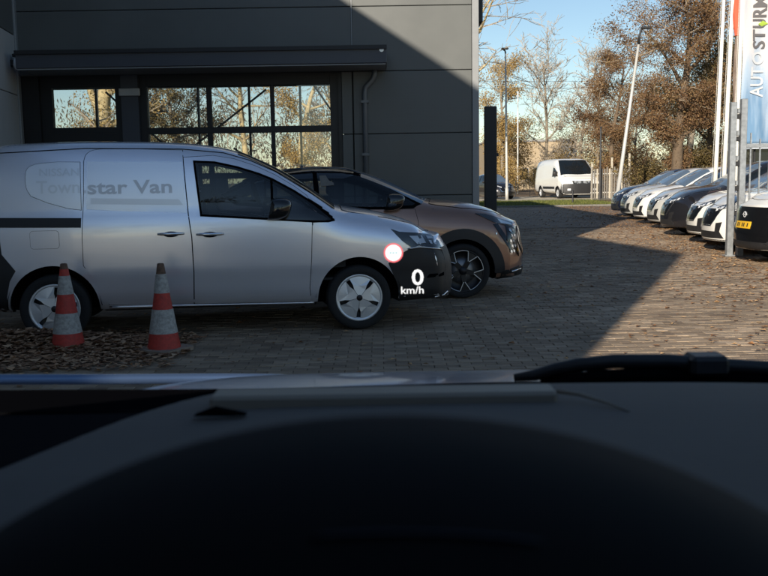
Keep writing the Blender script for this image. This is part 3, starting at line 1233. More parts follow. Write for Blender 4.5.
# local frame: s runs along the wall towards the camera, depth to the left of the yard
def wb(name, s0, s1, d0, d1, z0, z1, m, parent=B, bev=0.):
    mb = MB().box((s0, d0, z0), (s1, d1, z1), bev)
    c, sn = math.cos(wa), math.sin(wa)
    mb.V = [(x * c - y_ * sn, x * sn + y_ * c, z) for x, y_, z in mb.V]
    return mb.build(name, m, parent)
wb('wall', .02, wl - .03, -9.0, -.04, 0, HB - .02, 'interior_dark')
zs = [0.02, .95, 1.95, 2.95, 3.9, 4.9, 5.9, 6.9, HB]
for i in range(8):
    for k in range(5):
        s0 = .16 + k * 3.85
        wb('cladding_panel', s0 + .006, min(s0 + 3.84, wl), -.04, .0, zs[i] + .006, zs[i + 1] - .006, 'panel_light' if i < 4 else 'panel_grey', bev=.006)
wb('corner_trim', .0, .15, -.03, .025, 0, HB, 'trim_grey', bev=.008)
wb('corner_trim', wl - .02, wl + .03, -.10, .03, 0, HB, 'trim_grey')
wb('roof_trim', -.02, wl + .03, -9.05, .05, HB, HB + .12, 'roof_felt')
lm = empty('wall_lamp', (-5.72, 14.55, 3.42))
tag(lm, 'small oval bulkhead lamp on the wing wall under the canopy end', 'lamp')
MB().lathe([(.001, .10), (.05, .09), (.075, .04), (.08, -.04), (.055, -.10), (.001, -.11)], 16).build('lamp_glass', 'lamp_bright', lm, smooth=True)
MB().lathe([(.03, .10), (.085, .10), (.088, .14), (.03, .15)], 16).build('lamp_cap', 'trim_black', lm)
MB().box((-.14, -.04, -.05), (-.05, .04, .05), .01).build('lamp_bracket', 'trim_black', lm)
# ================================================================== SILVER VAN
VF = np.array([-.2499, 9.0098, 0])
VYAW = R(9.54)
vd, vn = Vector((math.cos(VYAW), math.sin(VYAW), 0)), Vector((-math.sin(VYAW), math.cos(VYAW), 0))
VW = .905
vloc = Vector(VF.tolist()) + vn * (VW - .025)
AR = .415
van_body = Body(
    -3.72, 1.10, VW,
    zt=[(-3.72, 1.80), (-3.6, 1.86), (-3.3, 1.905), (-2.6, 1.925), (-2.1, 1.92), (-1.68, 1.90), (-1.4, 1.868), (-1.17, 1.815), (-.9, 1.70), (-.7, 1.598), (-.49, 1.465), (-.32, 1.345), (-.2, 1.265), (-.06, 1.225), (.22, 1.18), (.5, 1.105), (.75, 1.015), (.9, .97), (1.10, .93)],
    zb=[(-3.72, .30), (-3.2, .26), (0, .24), (1.1, .27)],
    sec=[(.2, .93), (.33, .962), (.48, .975), (.60, .990), (.64, 1.0), (.9, 1.003), (1.05, 1.0), (1.15, .990), (1.19, .978), (1.225, .962), (1.3, .952), (1.45, .930), (1.7, .884), (1.95, .84)],
    plan=[(-3.72, .93), (-3.4, .98), (-2.6, 1.), (-.2, 1.), (.3, .985), (.7, .955), (1.1, .92)],
    fx=[(.2, -.05), (.3, -.02), (.42, 0), (.62, -.012), (.8, -.07), (.94, -.15)],
    rx=[(.2, .06), (.5, 0), (1.0, .02), (1.5, .05), (1.9, .10)],
    kf=.27, nf=3.2, ptop=((-3.7, 7), (-1.2, 7), (-.3, 5), (.3, 4.5), (.99, 4.5)), nx=150, nz=44)
arches = [(0, .325, AR), (-2.94, .325, AR)]
win = [(-1.58, 1.70), (-1.39, 1.69), (-1.175, 1.64), (-.966, 1.572), (-.84, 1.518), (-.63, 1.40), (-.437, 1.27), (-.30, 1.155), (-.255, 1.112), (-.30, 1.104), (-.46, 1.108), (-.98, 1.148), (-1.53, 1.188)]
win_cut = grow(win, .03)
def van_cut(c, t):
    return abs(c[1]) > .5 and in_poly((c[0], c[2]), win_cut)
van = Car('delivery_van', van_body, 'silver_paint', arches, vloc, VYAW, cut=van_cut)
tag(van.root, 'silver delivery van with faded lettering parked side-on behind the traffic cones', 'van')
liners(van, arches, VW)
for ax in (0, -2.94):
    ring = arc(ax, .325, AR, -4, 184, 26) + arc(ax, .325, AR + .075, 184, -4, 26)
    van.panel('arch_lip', ring, 'silver_paint', off=.004, grid=.05, skirt=.02)
# doors and panels
slide = [(-2.44, .345), (-2.47, .44), (-2.53, .56), (-2.60, .66), (-2.648, .735), (-2.645, 1.0), (-2.62, 1.40), (-2.612, 1.70)] + curve([(-2.612, 1.72), (-2.59, 1.785), (-2.53, 1.822), (-2.45, 1.832)], 3) + [(-2.1, 1.828), (-1.695, 1.815), (-1.685, 1.6), (-1.66, 1.2), (-1.635, .98), (-1.628, .63), (-1.64, .325)]
van.panel('sliding_door', slide, 'silver_paint', gap=.006)
fdoor = [(-1.630, .322), (-1.618, .63), (-1.625, .98), (-1.650, 1.2), (-1.675, 1.6), (-1.684, 1.745), (-1.4, 1.76), (-1.2, 1.725), (-1.0, 1.655), (-.8, 1.56), (-.62, 1.447), (-.50, 1.355), (-.46, 1.25), (-.462, 1.10), (-.478, .74), (-.50, .44), (-.485, .30)]
fd = van.panel('front_door', fdoor, 'silver_paint', gap=.006, hole=win)
cabin(van, van_cut, -.12, -1.66, 1.13, VW, (-1.20,), -.62)
van.panel('window_seal', grow(win, .014), 'gap_black', off=.009, skirt=.004, hole=grow(win, -.006))
van.panel('front_door_window', win, 'side_glass', off=.007, skirt=0)
van.line('window_divider', [(-.845, 1.52), (-.845, 1.142)], .012, 'gap_black', off=.012)
van.panel('mirror_base', [(-.78, 1.34), (-.62, 1.30), (-.30, 1.125), (-.33, 1.108), (-.78, 1.132)], 'gloss_black', off=.013, skirt=.004)
van.panel('panel_inset', [(-2.585, 1.715), (-1.70, 1.703), (-1.69, 1.6), (-1.675, 1.212), (-2.0, 1.228), (-2.3, 1.245), (-2.60, 1.268), (-2.59, 1.5)], 'skylit_silver', off=.009, skirt=.006, gap=.004)
rec = [(-2.65, 1.262), (-2.65, 1.712), (-2.85, 1.716), (-3.0, 1.705)] + curve([(-3.06, 1.695), (-3.12, 1.665), (-3.145, 1.60), (-3.14, 1.48), (-3.10, 1.40)], 4) + [(-2.95, 1.335), (-2.77, 1.28)]
van.panel('quarter_inset', rec, 'skylit_silver', off=.004, skirt=.008, gap=.004)
van.panel('slide_rail', [(-3.55, 1.115), (-2.655, 1.095), (-2.65, 1.185), (-3.55, 1.205)], 'trim_black', off=.006, skirt=.01)
van.panel('fuel_flap', rrect(-3.12, -2.86, .905, 1.072, .03), 'silver_paint', off=.004, gap=.0025)
for xs_ in ((-1.95, -1.70), (-1.585, -1.325)):
    handle(van, *xs_, 1.012 if xs_[0] < -1.6 else 1.0)
van.panel('rear_bumper', [(-3.74, 1.10), (-3.40, 1.10), (-3.385, .86), (-3.27, .70), (-3.33, .60), (-3.37, .45), (-3.375, .27), (-3.76, .32)], 'trim_black', off=.008, skirt=.015)
van.panel('rear_lamp', [(-3.69, 1.2), (-3.60, 1.2), (-3.58, 1.62), (-3.66, 1.66)], 'lamp_red', off=.006, skirt=.01)
van.panel('sill', [(-2.52, .245), (-.42, .245), (-.425, .292), (-1.0, .300), (-2.44, .325)], 'trim_black', off=.004, skirt=.02)
van.line('sill_edge', [(-2.42, .318), (-1.5, .305), (-.45, .288)], .010, 'silver_paint', off=.006)
fb = [(.30, .665), (.40, .745), (.545, .812), (.62, .826), (.80, .80), (.875, .77), (.95, .62), (.99, .42), (.97, .28), (.42, .27), (.413, .38), (.385, .48), (.345, .56)]
van.panel('front_bumper', fb, 'trim_black', off=.008, skirt=.02, grid=.05)
van.panel('front_bumper', [(-.72, .30), (.72, .30), (.72, .80), (-.72, .80)], 'trim_black', phi=90, off=.009, skirt=.02)
van.panel('fender', [(-.473, .30), (-.466, .74), (-.45, 1.09), (-.33, 1.095), (-.235, 1.115), (-.08, 1.175), (.22, 1.135), (.335, 1.0), (.52, .81), (.40, .735), (.31, .67), (.2, .74), (.06, .79), (-.08, .79), (-.2, .745), (-.3, .67), (-.37, .57), (-.41, .45), (-.428, .30)], 'silver_paint')
head = [(.335, 1.005), (.42, .975), (.62, .955), (.80, .92), (.86, .86), (.885, .80), (.84, .795), (.62, .83), (.545, .815), (.44, .89)]
van.panel('headlight', head, 'lamp_dark', off=.010, skirt=.02)
van.panel('headlight_reflector', [(.52, .93), (.66, .925), (.70, .85), (.60, .85)], 'lamp_clear', off=.014, skirt=.004)
van.panel('headlight_reflector', [(.72, .915), (.79, .90), (.82, .83), (.75, .84)], 'lamp_clear', off=.014, skirt=.004)
van.line('bumper_chrome', [(.50, .805), (.62, .818), (.84, .785), (.89, .77)], .008, 'chrome', off=.014)
van.line('bumper_chrome', [(.80, .30), (.90, .305), (.96, .33)], .009, 'chrome', off=.012)
for z0 in (.50,):
    van.panel('bumper_groove', [(.70, z0), (.90, z0 + .01), (.90, z0 + .045), (.73, z0 + .04)], 'gap_black', off=.011, skirt=.003)
# bonnet and windscreen from above
van.panel('bonnet', [(-.14, -.70), (-.10, 0), (-.14, .70), (.2, .72), (.5, .68), (.72, .58), (.84, .3), (.86, 0), (.84, -.3), (.72, -.58), (.5, -.68), (.2, -.72)], 'silver_paint', top=True, gap=.006, grid=.08)
van.panel('windscreen', [(-1.16, -.66), (-1.14, 0), (-1.16, .66), (-.7, .70), (-.22, .74), (-.17, 0), (-.22, -.74), (-.7, -.70)], 'car_glass', top=True, off=.008, grid=.08)
van.line('roof_seam', [(-3.55, 1.80), (-2.6, 1.845), (-1.7, 1.83), (-1.3, 1.79), (-1.05, 1.715), (-.8, 1.60), (-.5, 1.41), (-.3, 1.28)], .005, 'gap_black', off=.001)
mirror_part(van, -.80, 1.235, VW * .94, (.135, .12, .105), 'gloss_black')
van.text('lettering', 'star Van', -2.585, -1.80, 1.405, 1.535, 'decal_grey', bold=.02, off=.0135)
van.text('lettering', 'Town', -3.05, -2.655, 1.42, 1.54, 'decal_faint', bold=.01, off=.008)
van.text('lettering', 'NISSAN', -3.02, -2.66, 1.585, 1.655, 'decal_faint', bold=.01, off=.008)
van.panel('lettering_band', [(-2.56, 1.315), (-1.70, 1.29), (-1.74, 1.345), (-2.56, 1.37)], 'decal_faint', off=.0115, skirt=.001, both=False)
van.panel('number_plate', [(-.26, .40), (.26, .40), (.26, .51), (-.26, .51)], 'plate_yellow', phi=90, off=.02, skirt=.01)
add_wheels(van.root, 'cover', .325, .238, .20, (0, -2.94), VW - .115)

# ================================================================== COPPER CROSSOVER behind it
cy_ = R(4)
CW = .885
cF = Vector((1.0, 11.27, 0))
cloc = cF + Vector((-math.sin(cy_), math.cos(cy_), 0)) * (CW - .02)
cross_body = Body(
    -3.52, .90, CW,
    zt=[(-3.52, 1.02), (-3.4, 1.14), (-3.1, 1.34), (-2.7, 1.53), (-2.2, 1.65), (-1.85, 1.68), (-1.6, 1.675), (-1.36, 1.64), (-1.1, 1.555), (-.85, 1.45), (-.59, 1.33), (-.45, 1.268), (-.29, 1.238), (-.02, 1.215), (.24, 1.165), (.5, 1.085), (.68, 1.02), (.90, .94)],
    zb=[(-3.52, .30), (-3.1, .25), (0, .20), (.90, .24)],
    sec=[(.2, .95), (.33, .985), (.55, 1.), (.85, 1.0), (1.0, .99), (1.15, .955), (1.4, .86), (1.6, .78), (1.8, .74)],
    plan=[(-3.52, .90), (-3.2, .97), (-2.6, 1.), (-.2, 1.), (.3, .985), (.6, .955), (.90, .92)],
    fx=[(.2, -.05), (.3, -.01), (.45, 0), (.52, 0), (.65, -.025), (.86, -.065), (.95, -.10)],
    rx=[(.2, .06), (.5, 0), (.8, .01), (1.1, .08)],
    kf=.30, kr=.2, nf=2.8, ptop=((-3.5, 4.5), (-1.2, 5), (-.5, 4), (.8, 3.6)), nx=130)
carch = [(0, .345, .405), (-2.63, .345, .405)]


def crossover(name, paint, loc, rz):
    glass = [(-2.95, 1.34), (-2.6, 1.50), (-2.2, 1.585), (-1.84, 1.61), (-1.485, 1.60), (-1.228, 1.548), (-.975, 1.435), (-.749, 1.31), (-.575, 1.195), (-.62, 1.175), (-1.06, 1.165), (-2.2, 1.20), (-2.8, 1.25)]
    gcut = grow(glass, .012)
    cut = lambda q, t: abs(q[1]) > .4 and in_poly((q[0], q[2]), gcut)
    c = Car(name, cross_body, paint, carch, loc, rz, cut=cut)
    cabin(c, cut, -.35, -3.05, 1.13, CW, (-1.35, -2.30), -.85)
    liners(c, carch, CW)
    for ax in (0, -2.63):
        ring = arc(ax, .345, .405, -4, 184, 26) + arc(ax, .345, .535, 184, -4, 26)
        c.panel('arch_cladding', ring, 'trim_black', off=.012, grid=.05, skirt=.03)
    c.panel('sill', [(-2.25, .21), (-.38, .21), (-.40, .36), (-2.23, .36)], 'trim_black', off=.008, skirt=.02)
    c.panel('window_seal', grow(glass, .032), 'gap_black', off=.004, skirt=.004, hole=grow(glass, -.004))
    c.panel('side_window', glass, 'side_glass', off=.003, skirt=0)
    c.line('window_pillar', [(-1.84, 1.61), (-1.80, 1.18)], .035, 'gap_black', off=-.01)
    c.line('window_pillar', [(-2.62, 1.50), (-2.52, 1.22)], .035, 'gap_black', off=-.01)
    c.panel('roof', [(-2.9, -.60), (-2.95, 0), (-2.9, .60), (-2.2, .66), (-1.5, .66), (-1.35, .60), (-1.30, 0), (-1.35, -.60), (-1.5, -.66), (-2.2, -.66)], 'roof_black', top=True, off=.005, grid=.09)
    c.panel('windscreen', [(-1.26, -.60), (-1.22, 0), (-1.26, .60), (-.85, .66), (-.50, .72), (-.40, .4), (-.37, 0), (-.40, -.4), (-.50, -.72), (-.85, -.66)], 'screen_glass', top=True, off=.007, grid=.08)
    c.line('roof_rail', [(-2.8, 1.50), (-2.2, 1.64), (-1.8, 1.665), (-1.45, 1.645), (-1.1, 1.54), (-.85, 1.435), (-.60, 1.31), (-.48, 1.245)], .018, 'roof_black', off=.004)
    c.panel('bonnet', [(-.40, -.66), (-.33, -.3), (-.31, 0), (-.33, .3), (-.40, .66), (0, .70), (.35, .62), (.55, .45), (.62, .2), (.64, 0), (.62, -.2), (.55, -.45), (.35, -.62), (0, -.70)], paint, top=True, gap=.006, grid=.08)
    c.panel('front_door', [(-1.72, .38), (-1.70, 1.14), (-.60, 1.13), (-.565, .98), (-.56, .75), (-.58, .45), (-.66, .38)], paint, gap=.006)
    c.panel('rear_door', [(-2.36, .80), (-2.2, .45), (-2.1, .38), (-1.735, .38), (-1.715, 1.14), (-2.5, 1.17), (-2.5, 1.0)], paint, gap=.006)
    c.panel('headlight', [(.17, 1.06), (.30, 1.05), (.47, 1.0), (.69, .925), (.665, .885), (.50, .92), (.40, .945)], 'lamp_dark', off=.009, skirt=.01)
    c.panel('headlight_lens', [(.45, .985), (.66, .915), (.655, .895), (.50, .93)], 'lamp_clear', off=.013, skirt=.004)
    c.panel('headlight_slash', [(.385, .925), (.445, .935), (.66, .61), (.665, .56), (.60, .60)], 'gloss_black', off=.009, skirt=.01)
    c.panel('grille_shield', [(.56, .915), (.66, .88), (.72, .84), (.735, .66), (.755, .50), (.67, .58), (.565, .72)], 'gloss_black', off=.010, skirt=.01)
    for k in range(5):
        for j in range(2):
            x0, z0 = .60 + .045 * j + .02 * (k % 2), .86 - .065 * k
            c.panel('shield_tick', [(x0, z0), (x0 + .03, z0 - .012), (x0 + .03, z0 - .045), (x0, z0 - .03)], 'lamp_clear', off=.014, skirt=.003)
    c.panel('grille', [(-.52, .88), (.52, .88), (.60, .74), (.52, .56), (.42, .50), (-.42, .50), (-.52, .56), (-.60, .74)], 'gloss_black', phi=90, off=.011, skirt=.01)
    c.panel('bumper_lip', [(.76, .38), (.49, .335), (.46, .22), (.50, .22), (.78, .27)], 'trim_black', off=.012, skirt=.03)
    c.panel('bumper_lip', [(-.70, .23), (.70, .23), (.70, .36), (-.70, .36)], 'trim_black', phi=90, off=.014, skirt=.03)
    c.line('lip_trim', [(.62, .325), (.78, .335)], .012, 'chrome', off=.016)
    MB().lathe([(.034, -.005), (.046, -.008), (.052, 0), (.046, .008), (.034, .005)], 20, 'y').build('front_badge', 'lamp_bright', c.root, (.865, 0, .78), (0, 0, R(90)))
    MB().box((-.004, -.07, -.008), (.004, .07, .008)).build('front_badge_bar', 'lamp_bright', c.root, (.872, 0, .78))
    c.panel('front_sensor', [(.015 + .40, .82), (.43, .82), (.43, .80), (.415, .80)], 'chrome', off=.012, skirt=.004)
    mirror_part(c, -.88, 1.225, CW * .90, (.145, .12, .105), 'gloss_black')
    c.panel('rear_lamp', [(-3.48, .98), (-3.2, 1.0), (-3.2, 1.06), (-3.46, 1.05)], 'lamp_red', off=.008, skirt=.01)
    handle(c, -1.66, -1.45, .97, 'copper_paint' if paint == 'copper_paint' else 'chrome')
    add_wheels(c.root, 'five', .345, .268, .22, (0, -2.63), CW - .125)
    return c


def add_plate(c):
    pl = c.panel('number_plate', [(-.26, .56), (.26, .56), (.26, .67), (-.26, .67)], 'plate_yellow', phi=90, off=.022, skirt=.012)[0]
    for k in range(7):
        if k not in (2, 5):
            x0 = -.20 + k * .06
            c.panel('plate_mark', [(x0, .585), (x0 + .035, .585), (x0 + .035, .645), (x0, .645)], 'plate_print', phi=90, off=.024, skirt=.001, parent=pl)


cop = crossover('crossover_car', 'copper_paint', cloc, cy_)
sticker_car = cop
tag(cop.root, 'copper crossover car with black roof parked between the silver van and the building', 'car')

# ================================================================== HATCHBACKS of the row
HW = .86
hatch_body = Body(
    -3.28, .82, HW,
    zt=[(-3.28, 1.0), (-3.2, 1.14), (-2.95, 1.36), (-2.6, 1.47), (-2.0, 1.54), (-1.5, 1.545), (-1.2, 1.49), (-.9, 1.36), (-.6, 1.20), (-.38, 1.085), (-.22, 1.045), (.1, 1.0), (.4, .92), (.62, .83), (.82, .74)],
    zb=[(-3.28, .30), (-3., .22), (0, .18), (.82, .20)],
    sec=[(.18, .94), (.3, .98), (.5, 1.), (.75, 1.0), (.9, .985), (1.05, .95), (1.3, .84), (1.5, .76), (1.6, .74)],
    plan=[(-3.28, .90), (-3., .97), (-2.4, 1.), (-.2, 1.), (.3, .98), (.6, .95), (.82, .91)],
    fx=[(.15, -.06), (.25, -.01), (.42, 0), (.55, -.02), (.74, -.11)],
    rx=[(.2, .06), (.5, 0), (.8, .02), (1.1, .08)],
    kf=.34, kr=.2, nf=2.6, ptop=((-3.3, 4.5), (-1.2, 5), (-.4, 3.8), (.8, 3.4)), nx=110)
harch = [(0, .315, .36), (-2.6, .315, .36)]


def hatch(name, paint):
    c = Car(name, hatch_body, paint, harch)
    liners(c, harch, HW)
    for ax in (0, -2.6):
        c.panel('arch_lip', arc(ax, .315, .36, -8, 188, 20) + arc(ax, .315, .42, 188, -8, 20), paint, off=.004, grid=.06, skirt=.02)
    glass = [(-2.85, 1.26), (-2.6, 1.38), (-2.0, 1.455), (-1.5, 1.455), (-1.25, 1.40), (-1.0, 1.30), (-.72, 1.15), (-.55, 1.035), (-1.0, 1.03), (-2.0, 1.06), (-2.6, 1.13)]
    c.panel('side_window', glass, 'car_glass', off=.006, skirt=.003)
    c.line('window_pillar', [(-1.72, 1.46), (-1.66, 1.05)], .03, 'gap_black', off=-.008)
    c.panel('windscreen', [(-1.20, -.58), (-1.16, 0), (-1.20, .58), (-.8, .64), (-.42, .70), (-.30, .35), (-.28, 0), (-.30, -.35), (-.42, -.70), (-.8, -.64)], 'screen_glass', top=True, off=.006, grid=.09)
    c.panel('bonnet', [(-.28, -.68), (-.22, 0), (-.28, .68), (.1, .68), (.4, .58), (.56, .40), (.62, 0), (.56, -.40), (.4, -.58), (.1, -.68)], paint, top=True, gap=.006, grid=.09)
    c.panel('front_door', [(-1.60, .32), (-1.62, 1.0), (-.52, .99), (-.50, .7), (-.50, .40), (-.58, .32)], paint, gap=.006)
    c.panel('rear_door', [(-2.25, .72), (-2.12, .42), (-2.05, .32), (-1.62, .32), (-1.64, 1.0), (-2.45, 1.03), (-2.4, .85)], paint, gap=.006)
    # wrap-round headlamps are laid on from the front quarter
    c.panel('headlight', [(-.02, .86), (.10, .835), (.36, .755), (.40, .70), (.30, .69), (.12, .755), (0, .80)], 'lamp_dark', phi=45, off=.008, skirt=.01)
    for s0 in (.08, .19, .28):
        c.panel('headlight_lens', [(s0, .805 - .28 * (s0 - .08)), (s0 + .07, .79 - .28 * (s0 - .08)), (s0 + .075, .745 - .28 * (s0 - .08)), (s0 + .02, .765 - .28 * (s0 - .08))], 'lamp_bright', phi=45, off=.012, skirt=.003)
    c.panel('grille', [(-.34, .735), (.34, .735), (.27, .56), (.18, .47), (-.18, .47), (-.27, .56)], 'gloss_black', phi=90, off=.008, skirt=.01)
    c.panel('grille_chrome', [(.36, .735), (.385, .735), (.30, .545), (.205, .445), (-.205, .445), (-.30, .545), (-.385, .735), (-.36, .735), (-.275, .555), (-.19, .465), (.19, .465), (.275, .555)], 'chrome', phi=90, off=.010, skirt=.01)
    c.panel('lower_intake', [(-.52, .25), (.52, .25), (.44, .36), (-.44, .36)], 'trim_black', phi=90, off=.008, skirt=.01)
    c.panel('fog_recess', [(.16, .52), (.30, .50), (.32, .36), (.22, .34)], 'trim_black', phi=45, off=.008, skirt=.01)
    c.panel('bumper_lip', [(-.66, .19), (.66, .19), (.66, .225), (-.66, .225)], 'trim_black', phi=90, off=.012, skirt=.02)
    MB().lathe([(.034, -.005), (.046, -.008), (.052, 0), (.046, .008), (.034, .005)], 20, 'y').build('front_badge', 'chrome', c.root, (.785, 0, .66), (0, 0, R(90)))
    mirror_part(c, -.80, 1.05, HW * .92, (.10, .10, .075), paint)
    handle(c, -1.52, -1.32, .86, 'chrome')
    add_wheels(c.root, 'ten', .315, .225, .20, (0, -2.6), HW - .115)
    return c


hb = hatch('parked_car', 'white_paint')
GRP = 'cars parked in the row on the right'
# d = depth of the car's far front corner, X of its nose
rowspec = [   # depth of the car's middle, X of its nose, paint, scale, label
    (19.9, 6.78, 'white_paint', (1.06, 1.04, 1.13), 'white car with dark grille, second one left of the gate post in the parked row'),
    (17.75, 6.36, 'white_paint', (1.06, 1.04, 1.15), 'white car just left of the gate post, nearest white one of the parked row'),
    (22.6, 7.02, 'charcoal_paint', (1.08, 1.06, 1.18), 'near-black car in the middle of the parked row between white cars'),
    (25.6, 7.56, 'pearl_paint', (1.06, 1.04, 1.13), 'pale silver car just beyond the near-black one in the parked row'),
    (28.5, 7.95, 'white_paint', (1.06, 1.04, 1.13), 'white car third from the far end of the parked row'),
    (31.4, 8.32, 'pearl_paint', (1.06, 1.04, 1.13), 'silver-white car second from the far end of the parked row'),
    (34.2, 8.70, 'navy_paint', (1.06, 1.04, 1.13), 'dark blue car at the far end of the parked row'),
]
for i, (dep, nx_, paint, sc_, lab) in enumerate(rowspec):
    o = hb.root if i == 0 else copy_tree(hb.root, None, {'white_paint': paint} if paint != 'white_paint' else None)
    o.location = (nx_ + .82 * sc_[0], dep, 0)
    o.rotation_euler = (0, 0, math.pi + R(random.uniform(-2, 2)))
    o.scale = sc_
    o.name = 'parked_car'
    tag(o, lab, 'car', GRP)
o = copy_tree(cop.root, None, {'copper_paint': 'white_paint', 'roof_black': 'white_paint'})
o.location = (6.10 + .90, 15.30, 0)
o.scale = (1, 1.03, 1.06)
o.rotation_euler = (0, 0, math.pi + R(1.5))
o.name = 'parked_car'
tag(o, 'white car with black front and yellow number plate, in front of the gate', 'car', GRP)
_c = Car.__new__(Car)
_c.b, _c.root = cross_body, o
add_plate(_c)
_c.panel('front_bumper', [(-.80, .24), (.80, .24), (.80, .90), (-.80, .90)], 'gloss_black', phi=90, off=.0095, skirt=.01)
_c.panel('front_bumper', [(.25, .92), (.45, .93), (.70, .88), (.80, .5), (.78, .24), (.47, .24), (.53, .45), (.46, .65)], 'gloss_black', off=.0095, skirt=.01)
o = copy_tree(hb.root, None, {'white_paint': 'charcoal_paint'})
o.location = (8.2, 63.0, .06)
o.rotation_euler = (0, 0, R(-75))
o.name = 'distant_car'
tag(o, 'dark car far away, half hidden behind the black totem post', 'car')

# ================================================================== WHITE HIGH-ROOF VAN, far end
FW = 1.12
far_body = Body(
    -4.5, .95, FW,
    zt=[(-4.5, 2.46), (-4.3, 2.56), (-2.0, 2.62), (-1.3, 2.61), (-.95, 2.54), (-.6, 2.28), (-.2, 1.93), (.12, 1.62), (.25, 1.50), (.55, 1.40), (.95, 1.22)],
    zb=[(-4.5, .35), (0, .28), (.95, .26)],
    sec=[(.2, .95), (.4, .99), (.8, 1.), (1.2, .99), (1.6, .95), (2.2, .89), (2.7, .84)],
    plan=[(-4.5, .96), (-4., 1.), (0, 1.), (.5, .97), (.95, .93)],
    fx=[(.2, -.05), (.35, 0), (.8, -.01), (1.2, -.12), (1.3, -.15)],
    rx=[(.2, .03), (2.6, .05)], kf=.26, kr=.06, nf=3.2, ptop=((-4.5, 7), (-1., 7), (.2, 5), (.95, 5)), nx=90)
farch = [(0, .36, .43), (-3.2, .36, .43)]
fv = Car('high_roof_van', far_body, 'white_paint', farch, (13.35, 62.2, .055), R(-90 + 9))
fv.root.scale = (1.1, 1.25, 1.04)
tag(fv.root, 'white high-roof van with dark bumper standing at the far end of the yard', 'van')
liners(fv, farch, FW)
fv.panel('windscreen', [(-.92, -.78), (-.88, 0), (-.92, .78), (-.4, .88), (.13, .97), (.20, 0), (.13, -.97), (-.4, -.88)], 'car_glass', top=True, off=.01, grid=.12)
fv.panel('cab_window', [(-1.05, 1.42), (-1.03, 2.05), (-.75, 2.0), (-.35, 1.75), (-.05, 1.45)], 'car_glass', off=.01, grid=.12)
fv.panel('front_bumper', [(-.95, .30), (.95, .30), (1.02, .62), (.98, .95), (-.98, .95), (-1.02, .62)], 'trim_black', phi=90, off=.012, skirt=.03, grid=.1)
fv.panel('front_bumper', [(.35, .45), (.5, .62), (.62, .95), (.85, .95), (.98, .6), (.95, .30), (.46, .30)], 'trim_black', off=.012, skirt=.03, grid=.1)
fv.panel('grille', [(-.5, .95), (.5, .95), (.55, 1.14), (-.55, 1.14)], 'lamp_dark', phi=90, off=.014, skirt=.01, grid=.1)
fv.panel('headlight', [(.28, 1.16), (.55, 1.13), (.62, .99), (.45, .96), (.30, 1.02)], 'lamp_clear', phi=45, off=.014, skirt=.01)
for yy in (-.72, .72):
    fv.panel('fog_lamp', [(yy - .08, .52), (yy + .08, .52), (yy + .08, .64), (yy - .08, .64)], 'lamp_bright', phi=90, off=.02, skirt=.01)
fv.panel('side_strip', [(-2.7, .62), (-.5, .62), (-.5, .78), (-2.7, .78)], 'trim_black', off=.012, skirt=.01, grid=.1)
fv.panel('bonnet', [(.16, -.8), (.2, 0), (.16, .8), (.6, .76), (.78, .4), (.82, 0), (.78, -.4), (.6, -.76)], 'white_paint', top=True, gap=.008, grid=.1)
fv.panel('cab_door', [(-1.10, .45), (-1.08, 2.1), (-.72, 2.06), (-.30, 1.78), (.0, 1.42), (.0, .85), (-.35, .7), (-.45, .45)], 'white_paint', off=.006, gap=.008, grid=.12)
mirror_part(fv, -.28, 1.62, FW * .93, (.10, .14, .17), 'trim_black')
add_wheels(fv.root, 'ten', .36, .23, .22, (0, -3.2), FW - .13)

# ================================================================== TRAFFIC CONES
def cone(loc, h, label, rz, dirty):
    c = empty('traffic_cone', loc, rz)
    tag(c, label, 'traffic cone', 'traffic cones beside the silver van')
    r0, r1 = .150, .030
    rad = lambda z: r0 + (r1 - r0) * ((z - .03) / (h - .03)) ** .92
    if dirty:
        cuts = [(.03, .17, 'cone_red'), (.17, .385, 'cone_white'), (.385, .53, 'cone_red'), (.53, .70, 'cone_white'), (.70, h, 'cone_dirty')]
    else:
        cuts = [(.03, .17, 'cone_red'), (.17, .35, 'cone_white'), (.35, .52, 'cone_red'), (.52, .685, 'cone_white'), (.685, h - .045, 'cone_red'), (h - .045, h, 'cone_dirty')]
    for z0, z1, m in cuts:
        e = .003 if m == 'cone_white' else 0
        pr = [(rad(z0) + e, z0), (rad((z0 + z1) / 2) + e, (z0 + z1) / 2), (rad(z1) + e, z1)]
        if z1 == h:
            pr += [(.022, h + .004), (.018, h - .03)]
        MB().lathe(pr, 28).build('cone_band', m, c, smooth=True)
    bp_ = rrect(-.20, .20, -.20, .20, .06)
    MB().prism(bp_, 0, .035, 'z').build('base', 'cone_base' if dirty else 'cone_red', c)
    return c


cone((-2.86, 8.02, .01), .79, 'cleaner red and white traffic cone in front of the van\'s rear wheel', .3, False)
o = cone((-1.99, 8.00, .0), .79, 'grimy red and white traffic cone with a brown tip before the sliding door', 1.0, True)

